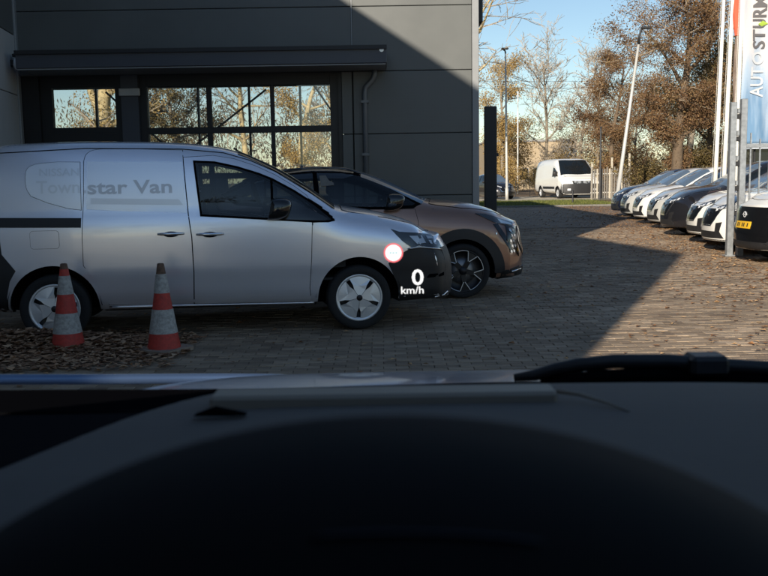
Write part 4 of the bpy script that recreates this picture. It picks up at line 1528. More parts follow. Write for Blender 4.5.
# ================================================================== OWN CAR (the camera looks out over its dashboard)
OX = .14
own_body = Body(
    -2.3, 2.75, .93,
    zt=[(-2.3, 1.05), (-2.1, 1.3), (-1.8, 1.58), (-1.2, 1.74), (-.4, 1.77), (.05, 1.745), (.3, 1.675), (.6, 1.535), (.95, 1.345), (1.2, 1.205), (1.26, 1.180), (1.5, 1.153), (1.8, 1.110), (2.0, 1.068), (2.3, .99), (2.55, .90), (2.75, .80)],
    zb=[(-2.3, .35), (-1.8, .25), (2.2, .2), (2.75, .24)],
    sec=[(.2, .95), (.5, 1.), (.95, 1.), (1.1, .98), (1.25, .94), (1.5, .84), (1.75, .76)],
    plan=[(-2.3, .9), (-2, .97), (-1, 1.), (1.2, 1.), (2, .98), (2.75, .9)],
    fx=[(.2, -.05), (.45, 0), (.8, -.08)], rx=[(.2, .05), (.6, 0), (1.1, .06)],
    kf=.3, kr=.2, ptop=((-2.3, 5), (.3, 6), (1.2, 6), (1.6, 4.5), (2.75, 4)), nx=160)
def own_cut(c, t):
    return t[0] == 'T' and .30 < c[0] < 1.225 and 3 <= t[2] < 25
own = Car('own_car', own_body, 'own_paint', [(1.95, .35, .41), (-.85, .35, .41)], (OX, 0, 0), R(90), cut=own_cut)
tag(own.root, 'car the picture is taken from: dark dashboard, bonnet edge and wiper in the foreground', 'car')
# lining on the inside of the shell
Vn = own_body.V.copy()
ctr = np.array([0, 0, 1.0])
Vin = Vn.copy()
Vin[:, 1] *= .955
Vin[:, 2] = 1.0 + (Vn[:, 2] - 1.0) * np.where(Vn[:, 2] > 1.0, .955, .9)
keep = []
for f, t in zip(own_body.F, own_body.tag):
    c = Vn[list(f)].mean(0)
    if c[0] < 1.1 and c[0] > -2.1 and not own_cut(c, t) and c[2] > 1.1 and t[0] != 'U':
        keep.append(f[::-1])
link('head_lining', mesh('head_lining', Vin, keep, 'head_lining', True), own.root)
ow = Car.panel
own.panel('windscreen', [(.33, -.68), (.36, 0), (.33, .68), (.8, .74), (1.19, .80), (1.235, .4), (1.245, 0), (1.235, -.4), (1.19, -.80), (.8, -.74)], 'windscreen_glass', top=True, off=.004, grid=.1, skirt=0)
own.panel('side_window', [(-1.7, 1.2), (-1.5, 1.5), (-1.0, 1.6), (-.1, 1.62), (.35, 1.5), (.95, 1.2), (0, 1.16)], 'car_glass', off=.006, skirt=.004, grid=.1)
own.panel('front_door', [(-.25, .35), (-.28, 1.13), (.95, 1.13), (1.05, .9), (1.03, .35)], 'own_paint', gap=.006, grid=.1)
own.panel('rear_door', [(-1.2, .85), (-.9, .6), (-.8, .35), (-.28, .35), (-.3, 1.13), (-1.4, 1.15)], 'own_paint', gap=.006, grid=.1)
mirror_part(own, .75, 1.22, .86, (.12, .12, .085), 'gloss_black')
liners(own, [(1.95, .35, .41), (-.85, .35, .41)], .93)
add_wheels(own.root, 'ten', .35, .26, .22, (1.95, -.85), .80)
# children of the car below use world-like axes: x right, y ahead
fr = own.root
def op(mb, name, m, parent=fr, smooth=False):
    """mesh given in axes x right / y ahead / z up relative to the camera's ground point"""
    mb.V = [(y_, -(x - OX), z) for x, y_, z in mb.V]
    return mb.build(name, m, parent, smooth=smooth)


def sheet(fn, xs, ys, thick=None):
    mb = MB()
    nx_, ny2 = len(xs), len(ys)
    V = [(x, y_, fn(x, y_)) for y_ in ys for x in xs]
    F = [(i + j * nx_, i + 1 + j * nx_, i + 1 + (j + 1) * nx_, i + (j + 1) * nx_) for j in range(ny2 - 1) for i in range(nx_ - 1)]
    return mb.add(V, F)


# dashboard top
def dash(x, y_):
    z = 1.243 - .02 * max(0, (y_ - .95) / .25) ** 2 - .03 * (abs(x - OX) / .7) ** 3
    if y_ < .62:
        z -= (.62 - y_) * 1.1
    z -= .11 * min(1, max(0, (-.268 - (1.06 - y_) * .436 - x) / .10)) ** 1.6
    return z
dsh = op(sheet(dash, np.linspace(-.62, .90, 130), np.linspace(.34, 1.185, 60)), 'dashboard', 'dash_grey', smooth=True)
# instrument hood: a wide soft mound between the eye and the windscreen
def hood(x, y_):
    t = x / .235
    top = 1.4015 - .088 * abs(t) ** 2.0 - .012 * abs(t) ** 4
    return top - .10 * max(0, (y_ - .37) / .07) ** 1.7 - 3.2 * max(0, .345 - y_) ** 2
hd = op(sheet(hood, np.linspace(-.36, .36, 60), np.linspace(.12, .46, 44)), 'instrument_hood', 'hood_vinyl', smooth=True)
op(MB().tube([(x, .2775, hood(x, .2775) + .0004) for x in np.linspace(-.026, .050, 14)], [.0002] + [.0009] * 12 + [.0002], 8), 'hood_highlight', 'highlight_blue', hd, smooth=True)  # faint blue reflection on the hood, drawn as a thin coloured strip
# head-up display well in the dashboard
op(MB().box((-.205, 1.02, 1.225), (.20, 1.065, 1.2535), .004), 'projector_rim', 'dash_lip')
op(MB().prism([(-.213, 1.244), (-.155, 1.244), (-.19, 1.252)], .97, .984), 'projector_well', 'gap_black')
op(MB().tube([(.20, 1.03, 1.252), (.225, 1.02, 1.250), (.25, .99, 1.247), (.268, .965, 1.243)], [.003, .0025, .002, .001], 8), 'projector_rim', 'dash_lip', smooth=True)
op(sheet(lambda x, y_: 1.163 + .045 * (y_ - .7), np.linspace(-.74, .02, 14), np.linspace(.60, 1.225, 8)), 'dashboard_well', 'dash_black')
op(MB().tube([(.25, 1.335, 1.190), (.31, 1.32, 1.203), (.40, 1.315, 1.206), (.62, 1.31, 1.200), (.86, 1.30, 1.194)], [.004, .010, .011, .011, .010], 8), 'wiper_well', 'gap_black', smooth=True)
# cowl and wipers outside the glass
op(sheet(lambda x, y_: 1.1865 + .002 * math.sin(x * 7) - .07 * (y_ - 1.24), np.linspace(-.62, .88, 30), np.linspace(1.215, 1.41, 8)), 'cowl', 'gap_black', smooth=True)
wp = [(.20, 1.37, 1.192), (.23, 1.36, 1.198), (.26, 1.35, 1.209), (.29, 1.335, 1.218), (.34, 1.32, 1.226), (.42, 1.315, 1.226), (.50, 1.31, 1.219), (.62, 1.30, 1.213), (.80, 1.30, 1.205)]
wi = op(MB().tube(wp, [.006, .009, .010, .011, .011, .011, .011, .010, .008], 10), 'wiper', 'trim_black', smooth=True)
op(MB().box((.447, 1.285, 1.207), (.503, 1.335, 1.237), .006), 'wiper_clip', 'trim_black', wi)
op(MB().box((.24, 1.36, 1.184), (.80, 1.385, 1.197), .003), 'wiper_blade', 'gap_black', wi)

op(MB().tube(curve([(-.98, 1.66, 1.140), (-.80, 1.78, 1.113), (-.60, 1.90, 1.084), (-.36, 2.0, 1.060), (-.16, 2.02, 1.050)], 5), [.006, .008] + [.011] * 17 + [.009, .006], 10), 'bonnet_edge', 'own_paint', smooth=True)

# head-up display: the projected read-out as the driver sees it, over the bonnet
HY = 2.3
HB0 = Vector((0, HY, CAM_H))
def hud(px, py, k=0.):
    """point on the display's focal plane, px/py in centimetres right of / above eye level"""
    return (px / 100, HY - k, CAM_H + py / 100)
def hud_text(s, x0, x1, z0, z1, nm, m, bold=0.):
    V, F = text_fit(s, x0, x1, z0, z1, bold)
    mb = MB().add([hud(a, b_) for a, b_ in V], F)
    return op(mb, nm, m)
hud_text('0', 7.2, 10.2, -27.0, -22.9, 'speed_digit', 'hud_white', .012)
hud_text('km/h', 4.4, 10.2, -29.2, -27.3, 'speed_unit', 'hud_white', .004)
c = [hud(2.55 + 2.1 * math.cos(t), -18.55 + 2.1 * math.sin(t)) for t in np.linspace(0, 6.2832, 33)[:-1]]
sg = op(MB().add(c, [tuple(range(32))]), 'limit_sign', 'hud_white')
rg = MB()
for r_, n_ in ((2.5, 32), (2.08, 32)):
    rg.V += [hud(2.55 + r_ * math.cos(t), -18.55 + r_ * math.sin(t), .002) for t in np.linspace(0, 6.2832, 33)[:-1]]
rg.F = [(i, (i + 1) % 32, 32 + (i + 1) % 32, 32 + i) for i in range(32)]
op(rg, 'sign_ring', 'hud_red', sg)
for k in (-1, 0, 1):
    q = MB().add([hud(2.55 + k * .75 - .25, -18.7, .003), hud(2.55 + k * .75 + .25, -18.7, .003), hud(2.55 + k * .75 + .25, -18.4, .003), hud(2.55 + k * .75 - .25, -18.4, .003)], [(0, 1, 2, 3)])
    op(q, 'sign_dash', 'hud_cyan', sg)
# ================================================================== TREES
def make_tree(name, label, loc, h, spread, trunk_r, seed, leafm=None, nleaf=0, lsize=(.10, .22), clear=.25, limbs=9, twigs=(6, 6, 3), up=.5, bark='bark_grey', twigm='twig_grey', crown_name='crown', group=None, lean=0., jit=.25, limb_up=.55, tmin=.012):
    rr = random.Random(seed)
    root = empty(name, loc, rr.uniform(0, 6.28) if lean == 0 else 0)
    tag(root, label, 'tree', group)
    thick, fine = MB(), MB()
    ends = []

    def rv(s):
        return Vector((rr.gauss(0, s), rr.gauss(0, s), rr.gauss(0, s)))

    def branch(p, d, L, r, lev):
        n = (7, 5, 4, 3, 2)[min(lev, 4)]
        pts, rad = [p.copy()], [r]
        q = p.copy()
        dd = d.normalized()
        for i in range(n):
            dd = (dd + rv(.05 if lev == 0 else .14) + Vector((0, 0, up * (.0 if lev == 0 else .12)))).normalized()
            q = q + dd * (L / n)
            pts.append(q.copy())
            rad.append(max(tmin, r * (1 - (i + 1) / n * (.75 if lev == 0 else .85))))
        (thick if lev < 2 else fine).tube(pts, rad, (9, 6, 4, 3, 3)[min(lev, 4)], caps=False)
        if lev >= 2:
            ends.append(pts)
        if lev >= len(twigs) + 0:
            return
        k = limbs if lev == 0 else twigs[lev - 1]
        for j in range(k):
            t = (clear + (1 - clear) * ((j + rr.random()) / k)) if lev == 0 else rr.uniform(.25, 1)
            ii = min(n - 1, int(t * n))
            fr_ = t * n - ii
            bp_ = pts[ii].lerp(pts[ii + 1], fr_)
            bd = (pts[ii + 1] - pts[ii]).normalized()
            a = rr.uniform(0, 6.283) if lev else (2.4 * j + rr.uniform(-.5, .5))
            side = Vector((math.cos(a), math.sin(a), 0))
            if lev:
                side = (side + rv(.4)).normalized()
            nd = (bd * rr.uniform(.35, .8) * (1 if lev else limb_up * 1.6) + side * rr.uniform(.6, 1.)).normalized()
            if lev == 0:
                prof = math.sin(math.pi * min(1, .25 + .75 * (1 - (t - clear) / (1 - clear)))) ** .7
                l2 = spread * rr.uniform(.75, 1.15) * max(.3, prof)
            else:
                l2 = L * rr.uniform(.35, .6)
            branch(bp_, nd, l2, max(tmin, rad[ii] * (.58 if lev else .60)), lev + 1)
    branch(Vector((0, 0, -.1)), Vector((lean, 0, 1)), h, trunk_r, 0)
    thick.build('trunk', bark, root, smooth=True)
    tag(fine.build('twigs' if leafm else crown_name, twigm, root), kind='stuff')
    if leafm:
        V, F, T = [], [], []
        order = ends[:]
        rr.shuffle(order)          # some twigs carry far more leaves than others
        btone = [rr.random() for _ in order]
        for _ in range(nleaf):
            ei = min(len(ends) - 1, int(rr.random() ** 1.25 * len(ends)))
            pts = order[ei]
            i = rr.randrange(len(pts) - 1)
            p = pts[i].lerp(pts[i + 1], rr.random()) + rv(jit)
            a, b_ = rv(1).normalized(), rv(1)
            b_ = (b_ - a * b_.dot(a)).normalized()
            s_ = rr.uniform(*lsize)
            k = len(V)
            V += [p - a * s_ * .5, p + b_ * s_ * .32, p + a * s_ * .5, p - b_ * s_ * .32]
            F.append((k, k + 1, k + 2, k + 3))
            T.append(.6 * btone[ei] + .4 * rr.random())
        link('crown', mesh('crown', V, F, leafm, tone=T), root)
    return root


TG = 'trees beyond the yard'
# rust-coloured tree behind the parked row, with its neighbours
make_tree('broadleaf_tree', 'large tree with thick trunk and rust-brown leaves behind the parked row', (16.35, 50.5, 0), 10.6, 4.3, .36, 3, 'leaf_rust', 60000, (.05, .125), .20, 13, (7, 6, 3), .35, 'bark_dark', 'twig_grey', group=TG, jit=.22)
make_tree('broadleaf_tree', 'lower rust-leaved tree to the left of the big one, by the leaning lamp post', (16.4, 64.5, 0), 9.4, 3.1, .22, 5, 'leaf_rust', 34000, (.06, .13), .16, 11, (7, 6, 3), .35, 'bark_dark', 'twig_grey', group=TG, jit=.22)
make_tree('broadleaf_tree', 'olive-brown tree between the big rust tree and the flagpoles', (19.2, 53, 0), 8.0, 3.4, .22, 8, 'leaf_olive', 34000, (.05, .13), .14, 11, (7, 6, 3), .35, 'bark_dark', 'twig_grey', group=TG, jit=.22)
make_tree('broadleaf_tree', 'brown-leaved tree right behind the blue flag', (23.4, 52, 0), 9.5, 3.8, .26, 9, 'leaf_rust', 24000, (.05, .13), .14, 11, (7, 6, 3), .35, 'bark_dark', 'twig_grey', group=TG, jit=.22)
make_tree('bare_tree', 'tall thin bare tree rising above the rust-coloured tree', (24.0, 72, 0), 18.5, 4.6, .26, 11, 'leaf_olive', 900, (.1, .18), .30, 13, (7, 6, 3), .8, 'bark_grey', 'twig_grey', group=TG)
make_tree('bare_tree', 'tall bare tree behind the white flagpoles', (28.5, 74, 0), 20, 4.8, .28, 12, None, 0, (.1, .18), .28, 13, (7, 6, 3), .8, 'bark_grey', 'twig_grey', group=TG)
make_tree('bare_tree', 'bare spreading tree at the right with a low crown', (31.5, 62, 0), 12, 4.5, .25, 31, 'leaf_olive', 2500, (.1, .2), .2, 12, (7, 6, 3), .6, 'bark_grey', 'twig_grey', group=TG)
# yellow tree and the bare ones in the gap
make_tree('broadleaf_tree', 'golden-leaved tree behind the lamp post next to the grey building', (11.3, 86, 0), 11.3, 3.1, .22, 14, 'leaf_gold', 16000, (.08, .18), .18, 12, (6, 6, 3), .6, 'bark_grey', 'twig_grey', group=TG, jit=.3)
make_tree('bare_tree', 'bare fork-trunked tree directly behind the white high-roof van', (16.1, 90, 0), 12.6, 4.4, .22, 16, None, 0, (.1, .2), .12, 14, (11, 8, 5), .75, 'bark_grey', 'twig_pale', group=TG, limb_up=.9, tmin=.018)
make_tree('bare_tree', 'bare upright tree to the right of the white high-roof van', (19.6, 91, 0), 12.4, 3.4, .18, 18, None, 0, (.1, .2), .10, 14, (11, 8, 5), .9, 'bark_grey', 'twig_pale', group=TG, limb_up=1.0, tmin=.018)
make_tree('bare_tree', 'slender bare tree beside the lower rust-leaved tree', (22.0, 92, 0), 12.8, 2.6, .18, 19, None, 0, (.1, .2), .10, 12, (9, 7, 5), .9, 'bark_grey', 'twig_pale', group=TG, limb_up=1.0, tmin=.018)
make_tree('bare_tree', 'pale bare tree reaching out from behind the top corner of the grey building', (4.7, 53, 0), 14.5, 6.4, .26, 21, None, 0, (.1, .2), .40, 20, (9, 8, 5), .35, 'bark_pale', 'twig_pale', group=TG, limb_up=.7, tmin=.014)
# leafy trees closing the horizon
make_tree('broadleaf_tree', 'low golden tree between the white high-roof van and the upright bare tree', (21.5, 104, 0), 6.5, 3.4, .16, 41, 'leaf_gold', 7000, (.09, .2), .06, 11, (7, 6, 3), .3, 'bark_grey', 'twig_grey', group=TG, jit=.4)
make_tree('broadleaf_tree', 'low brown tree behind the pale palisade fence', (25.5, 100, 0), 7.0, 3.6, .16, 42, 'leaf_rust', 9000, (.09, .2), .06, 11, (7, 6, 3), .3, 'bark_grey', 'twig_grey', group=TG, jit=.4)
make_tree('broadleaf_tree', 'tawny tree low behind the leaning lamp post', (22.8, 82, 0), 7.5, 3.8, .18, 43, 'leaf_rust', 20000, (.08, .18), .06, 11, (7, 6, 3), .3, 'bark_grey', 'twig_grey', group=TG, jit=.4)
make_tree('broadleaf_tree', 'tawny tree low behind the thick trunk of the big rust tree', (26.6, 80, 0), 7.5, 3.8, .18, 44, 'leaf_olive', 20000, (.08, .18), .06, 11, (7, 6, 3), .3, 'bark_grey', 'twig_grey', group=TG, jit=.4)
make_tree('broadleaf_tree', 'tawny tree low behind the white flagpoles', (30.6, 80, 0), 7.5, 3.8, .18, 45, 'leaf_rust', 20000, (.08, .18), .06, 11, (7, 6, 3), .3, 'bark_grey', 'twig_grey', group=TG, jit=.4)
make_tree('broadleaf_tree', 'small golden tree left of the white high-roof van', (13.6, 96, 0), 6.0, 3.0, .15, 46, 'leaf_gold', 12000, (.09, .2), .06, 11, (7, 6, 3), .3, 'bark_grey', 'twig_grey', group=TG, jit=.4)
# unseen trees added behind the viewpoint to give glass and paint something to mirror
for i_, (x_, y__, sd_, lab_) in enumerate(((-2, -44, 61, 'unseen bare tree added behind the viewpoint for reflections, far left'), (6, -40, 62, 'unseen bare tree added behind the viewpoint for reflections, nearest the yard'), (14, -46, 63, 'unseen bare tree added behind the viewpoint for reflections, to the right'), (23, -42, 64, 'unseen bare tree added behind the viewpoint for reflections, far right'))):
    make_tree('bare_tree', lab_, (x_, y__, -.05), 11, 4.5, .3, sd_, 'leaf_olive', 5000, (.15, .3), .15, 12, (7, 5, 3), .5, 'bark_grey', 'twig_grey')
# trees behind the hall, seen through its glazing
make_tree('broadleaf_tree', 'thick pale-barked tree seen through the small window', (-20.4, 66, 0), 13, 6, .85, 23, 'leaf_gold', 9000, (.09, .2), .14, 11, (6, 5, 3), .4, 'bark_pale', 'twig_pale', group=TG)
make_tree('broadleaf_tree', 'dense brown tree seen through the left pane of the overhead door', (-15.2, 68, 0), 10, 4.2, .3, 24, 'leaf_olive', 22000, (.09, .2), .1, 12, (7, 6, 3), .4, 'bark_grey', 'twig_pale', group=TG, jit=.22)
make_tree('bare_tree', 'bare pale tree seen through the middle pane of the overhead door', (-10.3, 70, 0), 12.5, 4.6, .3, 25, None, 0, (.15, .3), .12, 13, (8, 7, 4), .5, 'bark_pale', 'twig_pale', group=TG)
make_tree('broadleaf_tree', 'golden tree seen through the right pane of the overhead door', (-6.2, 68, 0), 11, 3.6, .32, 26, 'leaf_gold', 9000, (.09, .2), .12, 12, (7, 6, 3), .5, 'bark_pale', 'twig_pale', group=TG)
make_tree('bare_tree', 'slim bare tree at the right end of the overhead door glazing', (-3.6, 72, 0), 12, 3.4, .25, 27, None, 0, (.15, .3), .12, 13, (8, 7, 4), .5, 'bark_pale', 'twig_pale', group=TG)


def shrub(loc, r, hgt, seed, m, label, n=2500):
    rr = random.Random(seed)
    o = empty('shrub', loc)
    tag(o, label, 'shrub', 'shrubs along the wood edge')
    st = MB()
    ends = []
    for k in range(16):
        a, q = rr.uniform(0, 6.28), rr.uniform(.1, 1) ** .5 * r
        e = Vector((math.cos(a) * q, math.sin(a) * q, hgt * rr.uniform(.6, 1.05)))
        mid = e * .5 + Vector((0, 0, hgt * .08))
        st.tube([(0, 0, 0), mid, e], [.03, .02, .006], 4, caps=False)
        ends.append((mid, e))
    st.build('stems', 'bark_dark', o)
    V, F, T = [], [], []
    for _ in range(n):
        m0, e = rr.choice(ends)
        p = m0.lerp(e, rr.uniform(-.3, 1.1)) + Vector((rr.gauss(0, r * .2), rr.gauss(0, r * .2), rr.gauss(0, hgt * .08)))
        p.z = max(.03, p.z)
        a = Vector((rr.gauss(0, 1), rr.gauss(0, 1), rr.gauss(0, 1))).normalized()
        b_ = a.orthogonal().normalized()
        s_ = rr.uniform(.07, .18)
        k = len(V)
        V += [p - a * s_ * .5, p + b_ * s_ * .3, p + a * s_ * .5, p - b_ * s_ * .3]
        F.append((k, k + 1, k + 2, k + 3))
        T.append(rr.random())
    link('foliage', mesh('foliage', V, F, m, tone=T), o)


for i, (x, y_, r_, h_, m, lab) in enumerate([
        (16.4, 61.5, 1.2, 1.6, 'leaf_rust', 'reddish shrub behind the pale palisade fence by the leaning lamp post'),
        (15.3, 53.5, 1.5, 2.4, 'leaf_olive', 'dark shrub just left of the big rust tree trunk'),
        (17.9, 53.2, 1.6, 2.6, 'leaf_olive', 'dark shrub just right of the big rust tree trunk'),
        (20.6, 52.6, 1.6, 2.5, 'leaf_rust', 'brown shrub behind the white flagpoles'),
        (23.2, 53.5, 1.8, 2.8, 'leaf_olive', 'dark shrub behind the security gate'),
        (16.8, 79, 2.2, 3.4, 'leaf_gold', 'yellow-brown bush behind the white high-roof van'),
        (20.3, 79, 2.4, 4.2, 'leaf_gold', 'tall yellow-brown bush right of the white high-roof van'),
        (23.2, 78, 2.2, 3.6, 'leaf_rust', 'tall rusty bush at the right end of the pale palisade fence'),
        (10.5, 78, 2.0, 2.6, 'leaf_gold', 'low yellowish bush behind the dark far car'),
        (13.4, 78.5, 1.8, 2.2, 'leaf_olive', 'low olive bush left of the white high-roof van')]):
    shrub((x, y_, .02), r_, h_, 50 + i, m, lab)

# ================================================================== POLES, POSTS, FENCES
def lamp_post(name, base, top, label, r=.075, arm=(.35, .55)):
    o = empty(name, base)
    tag(o, label, 'lamp post')
    d = Vector(top) - Vector(base)
    MB().tube([(0, 0, 0), d * .08, d * .081, d * .5, d], [r * 1.3, r * 1.3, r, r * .85, r * .6], 10).build('pole', 'lamp_grey', o, smooth=True)
    a = d + Vector((arm[0] * .15, -.05, arm[1] * .5))
    b2 = d + Vector((arm[0], -.15, arm[1] * .95))
    MB().tube([d, a, b2], [r * .7, r * .6, r * .5], 8).build('arm', 'trim_black', o, smooth=True)
    mb = MB().box((b2.x - .05, b2.y - .12, b2.z - .05), (b2.x + .42, b2.y + .12, b2.z + .06), .03)
    mb.build('lamp_head', 'trim_black', o)
    return o


lamp_post('lamp_post', (11.75, 45.5, 0), (12.75, 45.5, 7.95), 'pale lamp post leaning to the right in front of the rust trees', .10, (.12, .80))
lamp_post('lamp_post', (8.25, 60, .05), (8.15, 60, 9.6), 'straight white lamp post between the black totem post and the white van', .085, (-.25, .25))
o = empty('thin_pole', (11.95, 80, 0))
tag(o, 'thin pale pole with a small cross arm left of the white high-roof van', 'pole')
MB().tube([(0, 0, 0), (0, 0, 9.0)], [.07, .05], 8).build('pole', 'pole_white', o, smooth=True)
MB().tube([(-.9, 0, 8.3), (.15, 0, 8.45)], .04, 6).build('cross_arm', 'trim_black', o)

tot = empty('totem_post', (3.58, 30, 0))
tag(tot, 'tall black totem post standing beside the corner of the grey building', 'post')
MB().box((-.20, -.12, 0), (.20, .12, 3.84), .02).build('post', 'post_black', tot)
MB().box((.2, -.05, 2.22), (.27, .05, 2.32), .01).build('bracket', 'post_black', tot)
MB().box((-.28, -.2, -.0), (.28, .2, .06), .01).build('foot_plate', 'post_black', tot)

bol = empty('short_post', (10.6, 50.4, .03))
tag(bol, 'short black post on the grass before the white high-roof van', 'post')
MB().tube([(0, 0, 0), (0, 0, .72)], .045, 8).build('post', 'post_black', bol)
MB().lathe([(.001, .75), (.05, .74), (.055, .72), (.045, .70)], 10).build('cap', 'post_black', bol)

# pale palisade fence beside the white van
pf = empty('palisade_fence', (13.55, 58.5, .05), 0)
tag(pf, 'pale metal palisade fence between the white high-roof van and the leaning lamp post', 'fence')
for k in range(16):
    MB().box((k * .16 - .05, -.02, .05), (k * .16 + .05, .0, 1.95 + (.12 if k % 3 == 0 else 0)), .004).build('pale', 'concrete_post' if k % 5 == 2 else 'pale_dull', pf)
for z in (.4, 1.6):
    MB().box((-.1, .001, z), (2.55, .04, z + .06)).build('rail', 'lamp_grey', pf)
for k, h_ in ((0, 2.3), (8, 2.7), (15, 2.9)):
    MB().box((k * .16 - .06, .045, -.05), (k * .16 + .06, .13, h_), .006).build('post', 'concrete_post', pf)
bp2 = empty('black_pole', (13.95, 58.0, .05))
tag(bp2, 'thin black pole in front of the pale palisade fence', 'pole')
MB().tube([(0, 0, 0), (0, 0, 4.55)], .06, 8).build('pole', 'post_black', bp2)
MB().lathe([(.001, 4.62), (.06, 4.6), (.08, 4.55), (.06, 4.5)], 8).build('cap', 'post_black', bp2)
# low wire fence along the path behind the lamp post
wf = empty('wire_fence', (7.0, 70, .05))
tag(wf, 'low wire mesh fence along the path left of the white high-roof van', 'fence')
for k in range(7):
    MB().tube([(k * 1.1, 0, 0), (k * 1.1, 0, 1.25)], .03, 6).build('post', 'trim_black', wf)
for k in range(6):
    MB().tube([(0, 0, .15 + .2 * k), (6.6, 0, .15 + .2 * k)], .008, 4).build('wire', 'trim_black', wf)

# security gate with its two galvanised posts, right edge
GY = 16.62
gate = empty('security_gate', (6.30, GY, 0))
tag(gate, 'galvanised security gate with two tall posts and bars at the right edge', 'gate')
gx = lambda px: (px - 384) / 900 * GY * 1.0 - 6.30
for x0, x1, h_ in ((.045, .155, 2.80), (.235, .345, 2.86)):
    MB().box((x0, -.055, 0), (x1, .055, h_), .006).build('post', 'galv', gate)
MB().box((.0, -.09, -.0), (.20, .09, .025)).build('foot_plate', 'galv', gate)
for z in (.35, .75, 1.2, 1.65, 2.1, 2.5):
    MB().box((.155, -.03, z), (.235, .03, z + .09), .01).build('hinge', 'trim_black', gate)
    MB().box((.172, -.042, z + .1), (.218, .042, z + .19), .01).build('latch_keep', 'galv', gate)
for z in (.30, 1.98):
    MB().box((.345, -.03, z), (2.6, .03, z + .07), .004).build('rail', 'galv', gate)
for k in range(13):
    x = .44 + k * .17
    MB().box((x - .0125, -.0125, .37), (x + .0125, .0125, 2.14 if k else 2.25), .002).build('bar', 'galv', gate)

# flagpoles
def flagpole(base, h_, label, r=.055, lean=0.):
    o = empty('flagpole', base)
    tag(o, label, 'flagpole', 'white flagpoles by the gate')
    MB().tube([(0, 0, 0), (lean * .5, 0, h_ / 2), (lean, 0, h_)], [r, r * .85, r * .62], 14).build('pole', 'pole_white', o, smooth=True)
    MB().lathe([(r * 1.9, 0), (r * 1.9, .04), (r * 1.2, .06), (r * 1.1, .3), (r, .31)], 14).build('base_collar', 'galv', o)
    MB().lathe([(.001, h_ + .06), (r * .7, h_ + .04), (r * .8, h_), (r * .5, h_ - .02)], 12).build('finial', 'pole_white', o, (lean, 0, 0))
    MB().tube([(lean - r * .9 - .02, -.02, h_ - .1), (-r - .02, -.02, 1.0)], .004, 4).build('halyard', 'pole_white', o)
    return o


flagpole((8.87, 24.2, 0), 6.18, 'left flagpole of the three white ones, ending just below the picture top', .062, .12)
flagpole((8.72, 23.2, 0), 8.0, 'middle one of the three white flagpoles', .062, .16)
flagpole((8.45, 21.7, 0), 8.0, 'right flagpole of the three, beside the blue banner', .055, .05)

# the furled red flag between the poles
fl = empty('furled_flag', (8.98, 23.15, 0))
tag(fl, 'furled red and brown flag hanging between the white flagpoles', 'flag')
mat('flag_brown', (.20, .155, .13), .85, var=.2)
for z0, z1, m, nm in ((4.95, 7.6, 'flag_red', 'red_cloth'), (2.9, 4.97, 'flag_brown', 'brown_cloth')):
    mb = MB()
    zs_ = np.linspace(z0, z1, 22)
    V, F = [], []
    for i, z in enumerate(zs_):
        for k in range(14):
            t = 6.283 * k / 14
            rr_ = (.075 + .02 * math.sin(3 * t + z * 3.2) + .014 * math.sin(5 * t - z * 5)) * (1.15 if m == 'flag_red' else .85)
            V.append((rr_ * 1.25 * math.cos(t) + .02 * math.sin(z * 4), rr_ * math.sin(t), z))
    F = [(i * 14 + k, i * 14 + (k + 1) % 14, (i + 1) * 14 + (k + 1) % 14, (i + 1) * 14 + k) for i in range(21) for k in range(14)]
    mb.add(V, F).build(nm, m, fl, smooth=True)

# tall banner with lettering
BY, BX0, BX1, BZ0, BZ1 = 21.6, 8.48, 9.70, 2.22, 6.6
fm2 = bpy.data.materials.new('banner_cloth')
fm2.use_nodes = True
nt = fm2.node_tree
b = nt.nodes['Principled BSDF']
b.inputs['Roughness'].default_value = .8
tcn = nt.nodes.new('ShaderNodeTexCoord')
mp = nt.nodes.new('ShaderNodeMapping')
mp.inputs['Scale'].default_value = (2.6, 1, .42)
mp.inputs['Rotation'].default_value = (0, R(24), 0)
nt.links.new(tcn.outputs['Object'], mp.inputs[0])
nn = nt.nodes.new('ShaderNodeTexNoise')
nn.inputs['Scale'].default_value = 1.6
nn.inputs['Detail'].default_value = 3
nt.links.new(mp.outputs[0], nn.inputs[0])
sx = nt.nodes.new('ShaderNodeSeparateXYZ')
nt.links.new(tcn.outputs['Object'], sx.inputs[0])
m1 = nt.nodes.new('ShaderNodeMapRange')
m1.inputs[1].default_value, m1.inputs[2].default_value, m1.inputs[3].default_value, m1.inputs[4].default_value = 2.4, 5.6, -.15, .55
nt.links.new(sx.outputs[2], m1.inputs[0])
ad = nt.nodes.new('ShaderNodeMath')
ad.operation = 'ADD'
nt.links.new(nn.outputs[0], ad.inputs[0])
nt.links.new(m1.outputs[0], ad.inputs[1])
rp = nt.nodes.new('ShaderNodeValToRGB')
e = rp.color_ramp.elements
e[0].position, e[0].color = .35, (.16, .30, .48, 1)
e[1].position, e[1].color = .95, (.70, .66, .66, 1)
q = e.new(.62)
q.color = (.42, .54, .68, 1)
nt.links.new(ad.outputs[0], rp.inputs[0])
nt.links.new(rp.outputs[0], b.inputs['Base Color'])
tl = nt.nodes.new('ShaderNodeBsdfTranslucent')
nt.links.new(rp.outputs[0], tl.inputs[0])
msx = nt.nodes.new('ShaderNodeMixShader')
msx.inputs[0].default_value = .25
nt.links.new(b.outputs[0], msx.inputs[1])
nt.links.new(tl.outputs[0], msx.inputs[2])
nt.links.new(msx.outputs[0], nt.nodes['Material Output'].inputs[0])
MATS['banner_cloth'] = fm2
ban = empty('banner', (BX0, BY, 0))
tag(ban, 'tall blue and white banner with vertical grey lettering on the right flagpole', 'banner')
def bany(x, z):
    return .035 * math.sin(x * 6 + z * 1.1) + .014 * math.sin(x * 11 - z * 2.3) + .014 * math.sin(z * 4 + x * 2)
